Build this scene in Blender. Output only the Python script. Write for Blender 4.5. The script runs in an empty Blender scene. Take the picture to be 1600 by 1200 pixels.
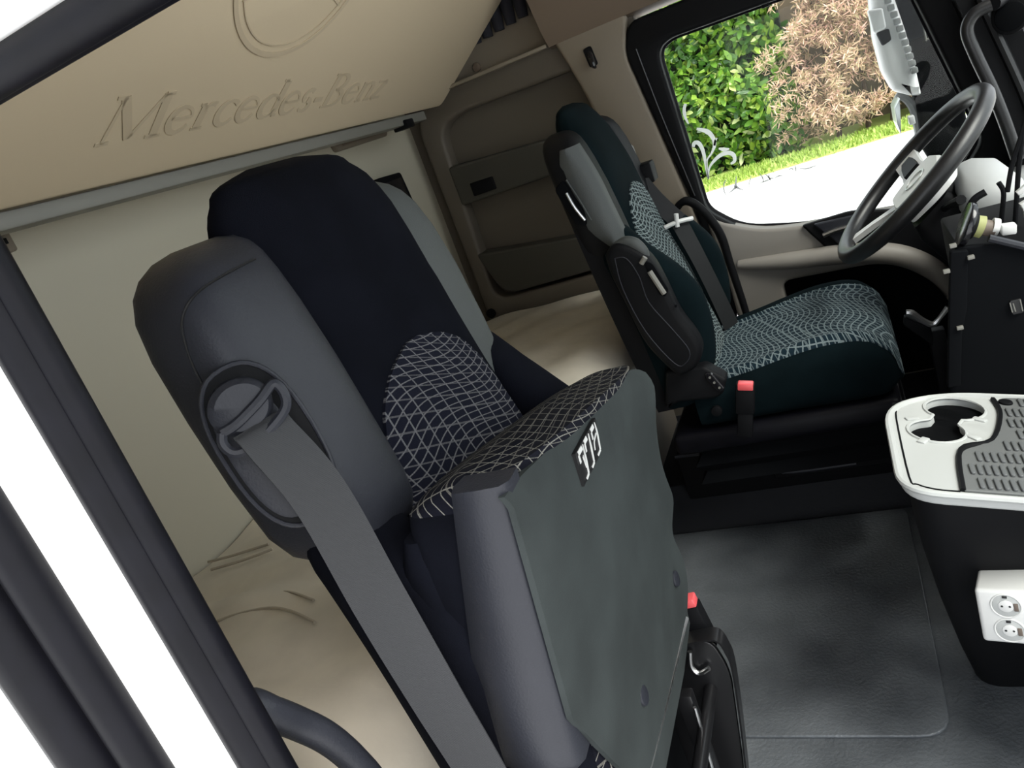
import bpy, bmesh, math, random
import numpy as np
from mathutils import Vector, Matrix

random.seed(7)
rng = np.random.default_rng(11)
SC = bpy.context.scene
COL = SC.collection

# ------------------------------------------------------------------ camera
# world: X = towards the front of the truck, Y = from passenger door to driver door, Z up, cab floor z = 0
F = 1214.0
def _n(v):
    v = np.array(v, float); return v / np.linalg.norm(v)
_X = -_n([-2500, 555, F]); _Y = _n([463, -571, F]); _Y = _n(_Y - _X * (_X @ _Y)); _Z = np.cross(_X, _Y)
CR = np.array([_X, _Y, _Z])
EYE = np.array([0.0, 0.0, 1.2])
cam = bpy.data.cameras.new('camera'); cam_ob = bpy.data.objects.new('camera', cam); COL.objects.link(cam_ob)
cam.sensor_width = 36; cam.lens = F / 1600 * 36; cam.clip_start = 0.02; cam.clip_end = 300
M4 = Matrix.Identity(4)
for i in range(3):
    M4[i][0] = CR[i, 0]; M4[i][1] = -CR[i, 1]; M4[i][2] = -CR[i, 2]; M4[i][3] = EYE[i]
cam_ob.matrix_world = M4
SC.camera = cam_ob

def at(px, py, ax, val):
    """survey helper: the point where the sight line of a picture point meets a plane of the cab"""
    r = CR @ _n([px - 800, py - 600, F]); t = (val - EYE[ax]) / r[ax]
    return EYE + r * t

# ------------------------------------------------------------------ light
W = bpy.data.worlds.new('sky'); SC.world = W; W.use_nodes = True
bg = W.node_tree.nodes['Background']
bg.inputs[0].default_value = (0.90, 0.95, 1.0, 1); bg.inputs[1].default_value = 3.4
sun = bpy.data.lights.new('sun', 'SUN'); sun.energy = 12.0; sun.angle = math.radians(45); sun.color = (1, .96, .9)
sun_ob = bpy.data.objects.new('sun', sun); COL.objects.link(sun_ob)
sun_ob.rotation_euler = Vector((-0.52, 0.30, -0.80)).to_track_quat('-Z', 'Y').to_euler()
SC.view_settings.view_transform = 'Standard'; SC.view_settings.look = 'None'
SC.view_settings.exposure = -0.55; SC.view_settings.gamma = 1.0
SC.view_settings.use_curve_mapping = False

# ------------------------------------------------------------------ materials
def mat(name, col, rough=.6, metal=0, bump=0, bscale=200, var=0, vscale=6, spec=.5, col2=None, sheen=0, coat=0, detail=4):
    m = bpy.data.materials.new(name); m.use_nodes = True
    nt = m.node_tree; b = nt.nodes['Principled BSDF']
    b.inputs['Base Color'].default_value = (*col, 1); b.inputs['Roughness'].default_value = rough
    b.inputs['Metallic'].default_value = metal; b.inputs['Specular IOR Level'].default_value = spec
    if sheen:
        b.inputs['Sheen Weight'].default_value = sheen; b.inputs['Sheen Roughness'].default_value = .5
    if coat: b.inputs['Coat Weight'].default_value = coat
    tc = nt.nodes.new('ShaderNodeTexCoord')
    if bump:
        n = nt.nodes.new('ShaderNodeTexNoise'); n.inputs['Scale'].default_value = bscale; n.inputs['Detail'].default_value = detail
        bp = nt.nodes.new('ShaderNodeBump'); bp.inputs['Strength'].default_value = bump; bp.inputs['Distance'].default_value = .002
        nt.links.new(tc.outputs['Object'], n.inputs['Vector']); nt.links.new(n.outputs[0], bp.inputs['Height'])
        nt.links.new(bp.outputs[0], b.inputs['Normal'])
    if var or col2:
        n = nt.nodes.new('ShaderNodeTexNoise'); n.inputs['Scale'].default_value = vscale; n.inputs['Detail'].default_value = 5
        mx = nt.nodes.new('ShaderNodeMix'); mx.data_type = 'RGBA'
        c2 = col2 if col2 else tuple(c * (1 - var) for c in col)
        mx.inputs[6].default_value = (*col, 1); mx.inputs[7].default_value = (*c2, 1)
        rp = nt.nodes.new('ShaderNodeMapRange'); rp.inputs[1].default_value = .35; rp.inputs[2].default_value = .65
        nt.links.new(tc.outputs['Object'], n.inputs['Vector']); nt.links.new(n.outputs[0], rp.inputs[0])
        nt.links.new(rp.outputs[0], mx.inputs[0]); nt.links.new(mx.outputs[2], b.inputs['Base Color'])
    return m

def fabric(name, base, line, plane='yz', fa=70., fb=62., wid=.10):
    """dark velour woven with two families of wavy pale threads"""
    m = bpy.data.materials.new(name); m.use_nodes = True
    nt = m.node_tree; b = nt.nodes['Principled BSDF']; N = nt.nodes.new; Lk = nt.links.new
    b.inputs['Roughness'].default_value = .9; b.inputs['Specular IOR Level'].default_value = .15
    tc = N('ShaderNodeTexCoord'); sp = N('ShaderNodeSeparateXYZ'); Lk(tc.outputs['Object'], sp.inputs[0])
    u = sp.outputs['XYZ'.index(plane[0].upper())]
    def ma(op, a, bb=None, c=None):
        n = N('ShaderNodeMath'); n.operation = op
        for i, s in enumerate((a, bb, c)):
            if s is None: continue
            if isinstance(s, (int, float)): n.inputs[i].default_value = s
            else: Lk(s, n.inputs[i])
        return n.outputs[0]
    v = ma('ADD', sp.outputs[0], sp.outputs[2]) if plane[1] == 's' else sp.outputs['XYZ'.index(plane[1].upper())]
    s1 = ma('SINE', ma('MULTIPLY_ADD', v, 24.0, ma('MULTIPLY', u, 11.0)))
    s2 = ma('SINE', ma('MULTIPLY_ADD', u, 27.0, ma('MULTIPLY', v, 19.0)))
    pa = ma('ADD', ma('MULTIPLY', ma('MULTIPLY_ADD', v, .40, u), fa), ma('MULTIPLY', s1, .8))
    pb = ma('ADD', ma('MULTIPLY', ma('MULTIPLY_ADD', u, .06, v), fb), ma('MULTIPLY', s2, 1.1))
    pc = ma('ADD', ma('MULTIPLY', ma('MULTIPLY_ADD', u, .42, v), fb * .8), ma('MULTIPLY', s1, 1.3))
    def ln(p, w):
        d = ma('ABSOLUTE', ma('SUBTRACT', ma('FRACT', p), .5))
        return ma('LESS_THAN', d, w)
    k = ma('MAXIMUM', ma('MAXIMUM', ln(pa, wid * .7), ln(pb, wid)), ma('MULTIPLY', ln(pc, wid * .8), .6))
    nz = N('ShaderNodeTexNoise'); nz.inputs['Scale'].default_value = 900; Lk(tc.outputs['Object'], nz.inputs['Vector'])
    k = ma('MULTIPLY', k, ma('MULTIPLY_ADD', nz.outputs[0], 1.6, -.1))
    mx = N('ShaderNodeMix'); mx.data_type = 'RGBA'; mx.clamp_factor = True
    mx.inputs[6].default_value = (*base, 1); mx.inputs[7].default_value = (*line, 1)
    Lk(k, mx.inputs[0]); Lk(mx.outputs[2], b.inputs['Base Color'])
    bp = N('ShaderNodeBump'); bp.inputs['Strength'].default_value = .25; bp.inputs['Distance'].default_value = .001
    Lk(nz.outputs[0], bp.inputs['Height']); Lk(bp.outputs[0], b.inputs['Normal'])
    return m

def webbing(name, col, plane='z'):
    m = mat(name, col, .75, spec=.3)
    nt = m.node_tree; b = nt.nodes['Principled BSDF']
    tc = nt.nodes.new('ShaderNodeTexCoord'); w = nt.nodes.new('ShaderNodeTexWave'); w.bands_direction = 'DIAGONAL'
    w.inputs['Scale'].default_value = 260; w.inputs['Distortion'].default_value = .4
    bp = nt.nodes.new('ShaderNodeBump'); bp.inputs['Strength'].default_value = .3; bp.inputs['Distance'].default_value = .0006
    nt.links.new(tc.outputs['Object'], w.inputs['Vector']); nt.links.new(w.outputs[0], bp.inputs['Height']); nt.links.new(bp.outputs[0], b.inputs['Normal'])
    return m

def leafmat(name, stops, rough=.45):
    m = bpy.data.materials.new(name); m.use_nodes = True
    nt = m.node_tree; b = nt.nodes['Principled BSDF']; b.inputs['Roughness'].default_value = rough
    g = nt.nodes.new('ShaderNodeNewGeometry'); cr = nt.nodes.new('ShaderNodeValToRGB')
    el = cr.color_ramp.elements
    while len(el) < len(stops): el.new(.5)
    for e, (p, c) in zip(el, stops): e.position = p; e.color = (*c, 1)
    nt.links.new(g.outputs['Random Per Island'], cr.inputs[0]); nt.links.new(cr.outputs[0], b.inputs['Base Color'])
    return m

def glassmat(name, tint=(.96, .98, .97), refl=.06):
    m = bpy.data.materials.new(name); m.use_nodes = True; nt = m.node_tree
    for n in list(nt.nodes): nt.nodes.remove(n)
    o = nt.nodes.new('ShaderNodeOutputMaterial'); t = nt.nodes.new('ShaderNodeBsdfTransparent'); g = nt.nodes.new('ShaderNodeBsdfGlossy')
    t.inputs[0].default_value = (*tint, 1); g.inputs['Roughness'].default_value = .02
    fr = nt.nodes.new('ShaderNodeFresnel'); fr.inputs[0].default_value = 1.22
    mx = nt.nodes.new('ShaderNodeMixShader')
    nt.links.new(fr.outputs[0], mx.inputs[0]); nt.links.new(t.outputs[0], mx.inputs[1]); nt.links.new(g.outputs[0], mx.inputs[2]); nt.links.new(mx.outputs[0], o.inputs[0])
    return m

M = dict(
    cream=mat('cream_laminate', (.50, .46, .36), .55, bump=.05, bscale=300),
    bunk=mat('bunk_board', (.62, .51, .36), .5, bump=.04, bscale=260),
    emboss=mat('bunk_board_emboss', (.54, .44, .31), .5),
    beige=mat('beige_plastic', (.195, .163, .123), .6, bump=.08, bscale=500),
    beige_dark=mat('taupe_plastic', (.105, .088, .068), .6, bump=.08, bscale=500),
    brown=mat('brown_trim', (.155, .115, .083), .6, bump=.06, bscale=400),
    bin_grey=mat('bin_grey', (.052, .049, .039), .65, bump=.08, bscale=500),
    doorgrey=mat('door_grey_beige', (.24, .222, .198), .55, bump=.1, bscale=600),
    rail=mat('rail_aluminium', (.19, .185, .165), .5, .1),
    black=mat('black_plastic', (.006, .0062, .0072), .55, bump=.06, bscale=700, spec=.10),
    blackmatte=mat('black_matte', (.0045, .005, .006), .85, spec=.05),
    blackgloss=mat('black_gloss', (.008, .008, .01), .18),
    rubber=mat('rubber_seal', (.0035, .0035, .006), .5, var=.3, vscale=40, spec=.15),
    white=mat('white_paint', (.86, .86, .86), .3),
    whiteplastic=mat('white_plastic', (.66, .66, .645), .35),
    vinyl=mat('dark_grey_vinyl', (.022, .0235, .031), .48, bump=.18, bscale=420, var=.15, vscale=8, spec=.32),
    vinyl_grey=mat('grey_vinyl', (.046, .051, .050), .65, bump=.2, bscale=420),
    velour=mat('navy_velour', (.0046, .0052, .0088), .95, bump=.25, bscale=1200, spec=.06, var=.35, vscale=12),
    velour_t=mat('teal_velour', (.0035, .0085, .0105), .95, bump=.25, bscale=1200, spec=.06, var=.3, vscale=12),
    suede=mat('grey_suede_cover', (.042, .049, .049), .9, bump=.2, bscale=800, spec=.12, var=.28, vscale=9),
    steelblack=mat('black_painted_steel', (.008, .008, .009), .32),
    steel=mat('bright_steel', (.6, .6, .6), .28, 1),
    webbing=webbing('grey_webbing', (.032, .033, .036)),
    webbing_shaded=webbing('shaded_webbing', (.016, .017, .018)),
    mat_rubber=mat('floor_rubber', (.165, .180, .195), .36, bump=.9, bscale=140, col2=(.050, .056, .064), vscale=3.0, detail=2),
    floor_dark=mat('floor_rubber_dark', (.010, .011, .014), .6, bump=.4, bscale=150, spec=.2),
    mattress=mat('mattress_cloth', (.72, .66, .56), .38, bump=.25, bscale=60, var=.2, vscale=7),
    stitch=mat('mattress_stitch', (.46, .41, .33), .8),
    traygrey=mat('tray_grey_plastic', (.44, .45, .44), .45, bump=.05, bscale=700),
    tray_rib=mat('tray_rib_rubber', (.115, .12, .123), .5),
    traymat=mat('tray_rubber', (.135, .14, .14), .5, bump=.1, bscale=500),
    red=mat('red_button', (.75, .10, .11), .35),
    dashgrey=mat('dash_grey', (.36, .37, .37), .5),
    wheel=mat('wheel_leather', (.010, .010, .011), .38, bump=.12, bscale=500),
    hub=mat('wheel_hub_grey', (.72, .72, .70), .4),
    green=mat('fitting_green', (.30, .31, .12), .6),
    brownfit=mat('fitting_brown', (.13, .10, .08), .6),
    ink=mat('label_black', (.004, .004, .005), .5),
    decal=mat('etched_white', (.62, .66, .62), .7),
    decal_d=mat('etched_grey', (.22, .23, .22), .7),
    glass=glassmat('window_glass'),
    road=mat('pale_asphalt', (.70, .70, .70), .9, var=.12, vscale=3),
    kerb=mat('kerb_stone', (.30, .30, .28), .9, var=.4, vscale=5),
    soil=mat('soil', (.10, .11, .05), .95, var=.4, vscale=3),
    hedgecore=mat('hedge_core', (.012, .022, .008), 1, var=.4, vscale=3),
    branch=mat('branch_bark', (.10, .07, .05), .9),
    grass=leafmat('grass_blades', [(0, (.16, .26, .03)), (.5, (.28, .40, .06)), (1, (.42, .50, .14))], .7),
    laurel=leafmat('laurel_leaves', [(0, (.025, .075, .012)), (.35, (.06, .16, .02)), (.7, (.16, .31, .03)), (.93, (.33, .46, .07)), (1, (.5, .55, .25))], .35),
    pinkleaf=leafmat('pink_foliage', [(0, (.30, .26, .13)), (.4, (.52, .38, .24)), (.75, (.66, .45, .32)), (1, (.75, .46, .38))], .7),
    paleleaf=leafmat('pale_foliage', [(0, (.10, .16, .06)), (.5, (.24, .32, .16)), (1, (.42, .46, .30))], .7),
)
def filmmat(name, col):
    m = bpy.data.materials.new(name); m.use_nodes = True; nt = m.node_tree
    for n in list(nt.nodes): nt.nodes.remove(n)
    o = nt.nodes.new('ShaderNodeOutputMaterial'); d = nt.nodes.new('ShaderNodeBsdfDiffuse'); t = nt.nodes.new('ShaderNodeBsdfTranslucent'); mx = nt.nodes.new('ShaderNodeMixShader')
    d.inputs[0].default_value = (*col, 1); t.inputs[0].default_value = (*col, 1); mx.inputs[0].default_value = .5
    nt.links.new(d.outputs[0], mx.inputs[1]); nt.links.new(t.outputs[0], mx.inputs[2]); nt.links.new(mx.outputs[0], o.inputs[0]); return m
M['decal'] = filmmat('etched_film', (.92, .94, .92)); M['decal_d'] = filmmat('etched_film_grey', (.72, .73, .72))
M['ins_navy'] = fabric('navy_pattern_fabric', (.0045, .0052, .012), (.17, .165, .17), 'yz', 48, 100, .070)
M['ins_navy_c'] = fabric('navy_pattern_cushion', (.0045, .005, .010), (.27, .26, .23), 'ys', 44, 62, .05)
M['ins_teal'] = fabric('teal_pattern_fabric', (.006, .012, .015), (.26, .31, .31), 'yz', 50, 84, .11)
M['ins_teal_c'] = fabric('teal_pattern_cushion', (.006, .016, .024), (.22, .27, .28), 'yx', 52, 74, .10)

# ------------------------------------------------------------------ geometry helpers
def tag(o, label=None, cat=None, group=None, kind=None):
    if label: o['label'] = label
    if cat: o['category'] = cat
    if group: o['group'] = group
    if kind: o['kind'] = kind
    return o
def thing(name, label, cat, loc=(0, 0, 0), group=None, kind=None):
    o = bpy.data.objects.new(name, None); COL.objects.link(o); o.location = loc; o.empty_display_size = .05
    return tag(o, label, cat, group, kind)
def origin(p):
    v = Vector((0, 0, 0))
    while p is not None: v = v + p.location; p = p.parent
    return v
def link(name, me, m, parent=None, smooth=40):
    """mesh given in world coordinates -> one object, local to its parent"""
    off = origin(parent)
    if off.length: me.transform(Matrix.Translation(-off))
    if m is not None: me.materials.append(M[m] if isinstance(m, str) else m)
    if smooth:
        me.shade_smooth(); me.set_sharp_from_angle(angle=math.radians(smooth))
    o = bpy.data.objects.new(name, me); COL.objects.link(o)
    if parent is not None: o.parent = parent
    return o
def mesh(verts, faces, name='m'):
    me = bpy.data.meshes.new(name); me.from_pydata([tuple(map(float, v)) for v in verts], [], faces); me.validate(); me.update(); return me
def fixn(me):
    b = bmesh.new(); b.from_mesh(me); bmesh.ops.recalc_face_normals(b, faces=b.faces); b.to_mesh(me); b.free(); return me
def joinm(ms):
    b = bmesh.new()
    for me in ms: b.from_mesh(me)
    me = bpy.data.meshes.new('j'); b.to_mesh(me); b.free(); return me
def box(x0, x1, y0, y1, z0, z1, bev=.004, seg=2, shear=None):
    b = bmesh.new(); bmesh.ops.create_cube(b, size=1)
    for v in b.verts:
        v.co = Vector(((x0 + x1) / 2 + v.co.x * (x1 - x0), (y0 + y1) / 2 + v.co.y * (y1 - y0), (z0 + z1) / 2 + v.co.z * (z1 - z0)))
    if bev: bmesh.ops.bevel(b, geom=list(b.edges), offset=bev, segments=seg, profile=.5, affect='EDGES')
    me = bpy.data.meshes.new('b'); b.to_mesh(me); b.free(); return me
def rot(me, deg, axis, about):
    me.transform(Matrix.Translation(about) @ Matrix.Rotation(math.radians(deg), 4, axis) @ Matrix.Translation(-Vector(about))); return me
def rounded(pts, r, n=5):
    out = []; k = len(pts)
    rr = r if isinstance(r, (list, tuple)) else [r] * k
    for i in range(k):
        p, a, b = Vector(pts[i]), Vector(pts[i - 1]), Vector(pts[(i + 1) % k]); r_ = rr[i]
        if r_ <= 0: out.append(p); continue
        da, db = (a - p), (b - p); la = min(r_, da.length * .48); lb = min(r_, db.length * .48)
        A, B = p + da.normalized() * la, p + db.normalized() * lb
        for j in range(n + 1):
            t = j / n; out.append(A * (1 - t) ** 2 + p * 2 * t * (1 - t) + B * t * t)
    return out
def plate(outer, ax, d0, d1, bev=.003, holes=()):
    """flat outline (in the two other axes) given thickness along ax, with bevelled rim and optional holes"""
    cu = bpy.data.curves.new('c', 'CURVE'); cu.dimensions = '2D'; cu.fill_mode = 'BOTH'
    th = abs(d1 - d0); bev = min(bev, th * .45); cu.extrude = th / 2 - bev; cu.bevel_depth = bev; cu.bevel_resolution = 2; cu.offset = -bev
    for pts in [outer] + list(holes):
        s = cu.splines.new('POLY'); s.points.add(len(pts) - 1); s.use_cyclic_u = True
        for q, p in zip(s.points, pts): q.co = (p[0], p[1], 0, 1)
    o = bpy.data.objects.new('c', cu); me = bpy.data.meshes.new_from_object(o); bpy.data.objects.remove(o); bpy.data.curves.remove(cu)
    mid = (d0 + d1) / 2
    for v in me.vertices:
        a, b_, c = v.co
        v.co = {'x': (mid + c, a, b_), 'y': (a, mid + c, b_), 'z': (a, b_, mid + c)}[ax]
    b = bmesh.new(); b.from_mesh(me); bmesh.ops.remove_doubles(b, verts=b.verts, dist=1e-5); bmesh.ops.recalc_face_normals(b, faces=b.faces); b.to_mesh(me); b.free()
    me.materials.clear()
    return me
def smoothpath(pts, n=8):
    P = [np.array(p, float) for p in pts]; out = []
    for i in range(len(P) - 1):
        p0 = P[max(i - 1, 0)]; p1 = P[i]; p2 = P[i + 1]; p3 = P[min(i + 2, len(P) - 1)]
        for j in range(n):
            t = j / n
            out.append(.5 * (2 * p1 + (p2 - p0) * t + (2 * p0 - 5 * p1 + 4 * p2 - p3) * t * t + (3 * p1 - p0 - 3 * p2 + p3) * t ** 3))
    out.append(P[-1]); return out
def tube(pts, r, seg=10, sm=6, flat=None, closed=False):
    P = smoothpath(pts, sm) if sm else [np.array(p, float) for p in pts]
    n = len(P); V = []; Fc = []; up = None
    for i in range(n):
        if closed: t = P[(i + 1) % n] - P[i - 1]
        else: t = P[min(i + 1, n - 1)] - P[max(i - 1, 0)]
        t = t / (np.linalg.norm(t) + 1e-9)
        if up is None: up = np.array([0, 0, 1.]) if abs(t[2]) < .9 else np.array([1., 0, 0])
        s = np.cross(t, up); s /= np.linalg.norm(s); up = np.cross(s, t)
        rr = r if not isinstance(r, (list, tuple)) else np.interp(i / (n - 1), np.linspace(0, 1, len(r)), r)
        for k in range(seg):
            a = 2 * math.pi * k / seg
            V.append(P[i] + rr * (math.cos(a) * s + math.sin(a) * up * (flat or 1)))
    m = n if closed else n - 1
    for i in range(m):
        for k in range(seg):
            a, b = i * seg + k, i * seg + (k + 1) % seg; c, d = ((i + 1) % n) * seg + (k + 1) % seg, ((i + 1) % n) * seg + k
            Fc.append((a, b, c, d))
    if not closed:
        Fc.append(tuple(range(seg))[::-1]); Fc.append(tuple((n - 1) * seg + k for k in range(seg)))
    return fixn(mesh(V, Fc))
def loft(rings, cap=True, closed_ring=True):
    n = len(rings[0]); V = [p for r in rings for p in r]; Fc = []
    for i in range(len(rings) - 1):
        for k in range(n if closed_ring else n - 1):
            Fc.append((i * n + k, i * n + (k + 1) % n, (i + 1) * n + (k + 1) % n, (i + 1) * n + k))
    if cap and closed_ring:
        for i in (0, len(rings) - 1):
            c = np.mean(rings[i], axis=0); V.append(c)
            for k in range(n): Fc.append((i * n + k, i * n + (k + 1) % n, len(V) - 1))
    return fixn(mesh(V, Fc))
def ribbon(pts, wdir, width, th=.0016, sm=8):
    """a flat strap: centre line, width direction(s), width"""
    P = smoothpath(pts, sm); n = len(P)
    wd = [np.array(w, float) for w in wdir] if np.ndim(wdir) == 2 else [np.array(wdir, float)] * len(pts)
    Wd = smoothpath(wd, sm); V = []; Fc = []
    for i in range(n):
        t = P[min(i + 1, n - 1)] - P[max(i - 1, 0)]; t /= np.linalg.norm(t)
        w = Wd[i] - t * (Wd[i] @ t); w /= np.linalg.norm(w); nn = np.cross(t, w)
        for a, b in ((-.5, -1), (.5, -1), (.5, 1), (-.5, 1)): V.append(P[i] + w * width * a + nn * th * b / 2)
    for i in range(n - 1):
        for k in range(4): Fc.append((i * 4 + k, i * 4 + (k + 1) % 4, i * 4 + 4 + (k + 1) % 4, i * 4 + 4 + k))
    Fc += [(0, 1, 2, 3), tuple(4 * (n - 1) + k for k in range(4))]
    return fixn(mesh(V, Fc))
def cyl(c, axis, r, h, seg=24, bev=.002, r2=None):
    b = bmesh.new(); bmesh.ops.create_cone(b, cap_ends=True, segments=seg, radius1=r, radius2=r if r2 is None else r2, depth=h)
    if bev:
        e = [e for e in b.edges if abs(e.verts[0].co.z - e.verts[1].co.z) < 1e-6]
        bmesh.ops.bevel(b, geom=e, offset=bev, segments=2, profile=.5, affect='EDGES')
    me = bpy.data.meshes.new('cy'); b.to_mesh(me); b.free()
    q = Vector(axis).to_track_quat('Z', 'Y').to_matrix().to_4x4()
    me.transform(Matrix.Translation(Vector(c)) @ q); return me
def pc(xs, ys):
    """smooth 1-d profile through knots (monotone-ish hermite)"""
    xs = np.array(xs, float); ys = np.array(ys, float); d = np.gradient(ys, xs)
    def f(x):
        x = min(max(x, xs[0]), xs[-1]); i = min(int(np.searchsorted(xs, x, 'right') - 1), len(xs) - 2)
        h = xs[i + 1] - xs[i]; t = (x - xs[i]) / h
        return (2*t**3-3*t**2+1)*ys[i] + (t**3-2*t**2+t)*h*d[i] + (-2*t**3+3*t**2)*ys[i+1] + (t**3-t**2)*h*d[i+1]
    return f
def sring(cx, cy, hx, hy, z, n=40, e=3.2):
    out = []
    for k in range(n):
        a = 2 * math.pi * k / n; c, s = math.cos(a), math.sin(a)
        out.append(np.array([cx + hx * math.copysign(abs(c) ** (2 / e), c), cy + hy * math.copysign(abs(s) ** (2 / e), s), z]))
    return out
def XZ(pts, y=0):  # picture-surveyed points on a plane Y = y, as (x, z)
    return [tuple(at(p[0], p[1], 1, y)[[0, 2]]) for p in pts]
def P3(pts, ax, val):
    return [at(p[0], p[1], ax, val) for p in pts]

XR, YN, YF, ZR = -1.27, .25, 2.45, 1.95    # rear wall, near (passenger) side, far (driver) side, roof
XW = .95                                    # foot of the windscreen

# ================================================================== the cab shell
floor = thing('floor', None, None, (0, 1.35, 0), kind='structure')
floor['label'] = 'dark rubber cab floor with moulded leather grain'
link('floor_covering', box(XR, XW, YN, YF, -.06, 0, 0), 'mat_rubber', floor)
# ramp up to the driver seat plinth
ramp = loft([[np.array([x, y, z]) for (y, z) in ((1.895, 0.001), (1.915, .02), (1.935, .105), (1.95, .125), (2.44, .125), (2.44, -.01), (1.895, -.01))] for x in (-.75, .20)])
link('raised_floor_edge', ramp, 'floor_dark', floor)
# floor mat panel with moulded rim
fm = rounded([(-1.0, 1.152), (-.022, 1.152), (-.022, 1.885), (-.62, 1.885), (-1.0, 1.885)], [.02, .055, .03, .03, .02])
fmo = link('floor_mat', plate(fm, 'z', .0005, .0075, .003), 'mat_rubber')
tag(fmo, 'grained black rubber floor mat between the two seats', 'floor mat')
# back wall
wb = thing('wall_back', 'cream laminate back wall behind the lower bunk', None, (XR, 1.35, 0), kind='structure')
link('back_panel', box(XR - .05, XR, YN, YF + .05, 0, ZR, 0), 'cream', wb)
a, b_ = at(525, 222, 0, -1.25), at(605, 192, 0, -1.25)
link('grip_ledge', plate(rounded([(a[1], 1.316), (b_[1] - .02, 1.322), (b_[1], 1.358), (a[1] - .01, 1.342)], .008), 'x', XR - .002, XR + .018, .006), 'beige', wb)
link('grip_slot', plate([(a[1] + .03, 1.327), (b_[1] - .05, 1.333), (b_[1] - .05, 1.339), (a[1] + .03, 1.333)], 'x', XR + .014, XR + .02, .001), 'brown', wb)
# roof
ce = thing('ceiling', 'beige cab roof lining', None, (0, 1.35, ZR), kind='structure')
link('roof_lining', box(XR - .05, XW - .25, YN - .05, YF + .05, ZR, ZR + .05, 0), 'beige', ce)
# driver-side wall behind the door: recessed base, raised frame, two bins
wd = thing('wall_driver_side', 'taupe moulded side wall with storage bins behind the driver door', None, (-.9, YF, 0), kind='structure')
link('side_base', box(XR, -.44, 2.50, 2.55, 0, ZR, 0), 'beige_dark', wd)
outer = rounded([(-1.215, .60), (-.44, .60), (-.44, 1.40), (-1.155, 1.40), (-1.215, 1.31)], [0, 0, 0, .03, .05])
hole = rounded([(-1.165, .685), (-.70, .685), (-.62, .9), (-.60, 1.30), (-1.06, 1.31), (-1.14, 1.28)], [.06, .05, .05, .05, .05, .06])
link('side_frame', plate(outer, 'y', 2.44, 2.51, .012, [hole]), 'beige_dark', wd)
b1 = rounded([(-1.158, 1.03), (-.66, 1.03), (-.66, 1.13), (-1.158, 1.163)], [.012, 0, 0, .012])
bn = link('storage_bin', plate(b1, 'y', 2.435, 2.505, .008), 'bin_grey', wd)
link('switch', plate(rounded([(-1.10, 1.048), (-1.015, 1.048), (-1.015, 1.09), (-1.10, 1.092)], .004), 'y', 2.428, 2.44, .003), 'black', bn)
b2 = rounded([(-1.125, .697), (-.66, .697), (-.66, .80), (-1.172, .86)], [.06, 0, 0, .012])
link('storage_bin', plate(b2, 'y', 2.435, 2.505, .008), 'bin_grey', wd)
# shelf ledge and upper side panel
link('upper_panel', box(XR, -.66, 2.47, 2.52, 1.39, ZR, 0), 'beige', wd)
link('shelf_ledge', box(-1.15, -.70, 2.40, 2.52, 1.385, 1.397, .004), 'beige', wd)
q = at(745, 105, 1, 2.468); link('screw_cap', cyl(q, (0, 1, 0), .014, .008), 'brown', wd)
q = at(768, 489, 1, 2.44); link('bolt_cap', cyl(q + np.array([.0, 0, .0]), (0, 1, 0), .017, .02), 'black', wd)
# light pillar trim between bins and door
pt = rounded([(-.715, .60), (-.36, .60), (-.36, .45), (-.40, .45), (-.44, .86), (-.462, 1.25), (-.43, 1.335), (-.30, 1.38), (-.66, 1.385), (-.62, 1.15)], 0)
pt = rounded([(-.66, .45), (-.385, .45), (-.425, .83), (-.485, 1.28), (-.45, 1.40), (-.68, 1.40), (-.625, 1.20), (-.60, .9)], [0, 0, 0, .03, 0, 0, .1, .1])
link('pillar_trim', plate(pt, 'y', 2.405, 2.50, .012), 'beige', wd)
# roof side trim above the door (brown)
th = thing('trim_1', 'brown roof side trim above the driver door', None, (0, 2.3, 1.4), kind='structure')
pr = [(2.46, 1.375), (2.405, 1.385), (2.375, 1.43), (2.30, 1.60), (2.15, 1.80), (1.95, 1.94), (2.55, 1.96), (2.55, 1.375)]
link('roof_side_cover', loft([[np.array([x, y, z]) for y, z in pr] for x in (-.695, -.69, .55)]), 'brown', th, 30)
# dark folds added to stand for shade in the gap under the roof
cv = thing('shade_fill', 'dark navy folds added to stand for shade under the roof at the end of the upper bunk', 'shade_fill', (-.80, 2.40, 1.5))
for i in range(7):
    x = -.97 + i * .042
    link('fold', tube([(x, 2.452 + .006 * (i % 2), 1.925), (x + .004, 2.452, 1.75), (x + .01, 2.452, 1.60), (x + .006, 2.452, 1.475 + .004 * i)], [.014, .022, .022, .016], 10, 4), mat('shade_fill_navy_%d' % i, (.018, .018, .026), .9) if i == 0 else bpy.data.materials['shade_fill_navy_0'], cv)
# passenger-side wall: white jamb with two rubber seals, header
wp = thing('wall_passenger_side', 'white painted door jamb and header with dark rubber seals', None, (-.45, .25, 0), kind='structure')
link('side_panel', box(XR - .05, -.66, .225, .27, -.3, ZR, 0), 'cream', wp)
jam = [(-.452, .318), (-.452, .292), (-.468, .285), (-.500, .262), (-.56, .245), (-.60, .225), (-.62, .20), (XR, .19), (XR, .225), (-.52, .30)]
link('jamb_paint', loft([[np.array([x, y, z]) for x, y in jam] for z in (-.3, 1.42)]), 'white', wp, 35)
def vseal(pts, name):
    link(name, loft([[np.array([x, y, z]) for x, y in pts] for z in np.linspace(-.3, 1.40, 18)]), 'rubber', wp, 50)
def lobe(cx, cy, r, e=1.0, ang=0, n=12):
    return [(cx + r * math.cos(2*math.pi*k/n) * e * math.cos(ang) - r * math.sin(2*math.pi*k/n) * math.sin(ang), cy + r * math.cos(2*math.pi*k/n) * e * math.sin(ang) + r * math.sin(2*math.pi*k/n) * math.cos(ang)) for k in range(n)]
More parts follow.
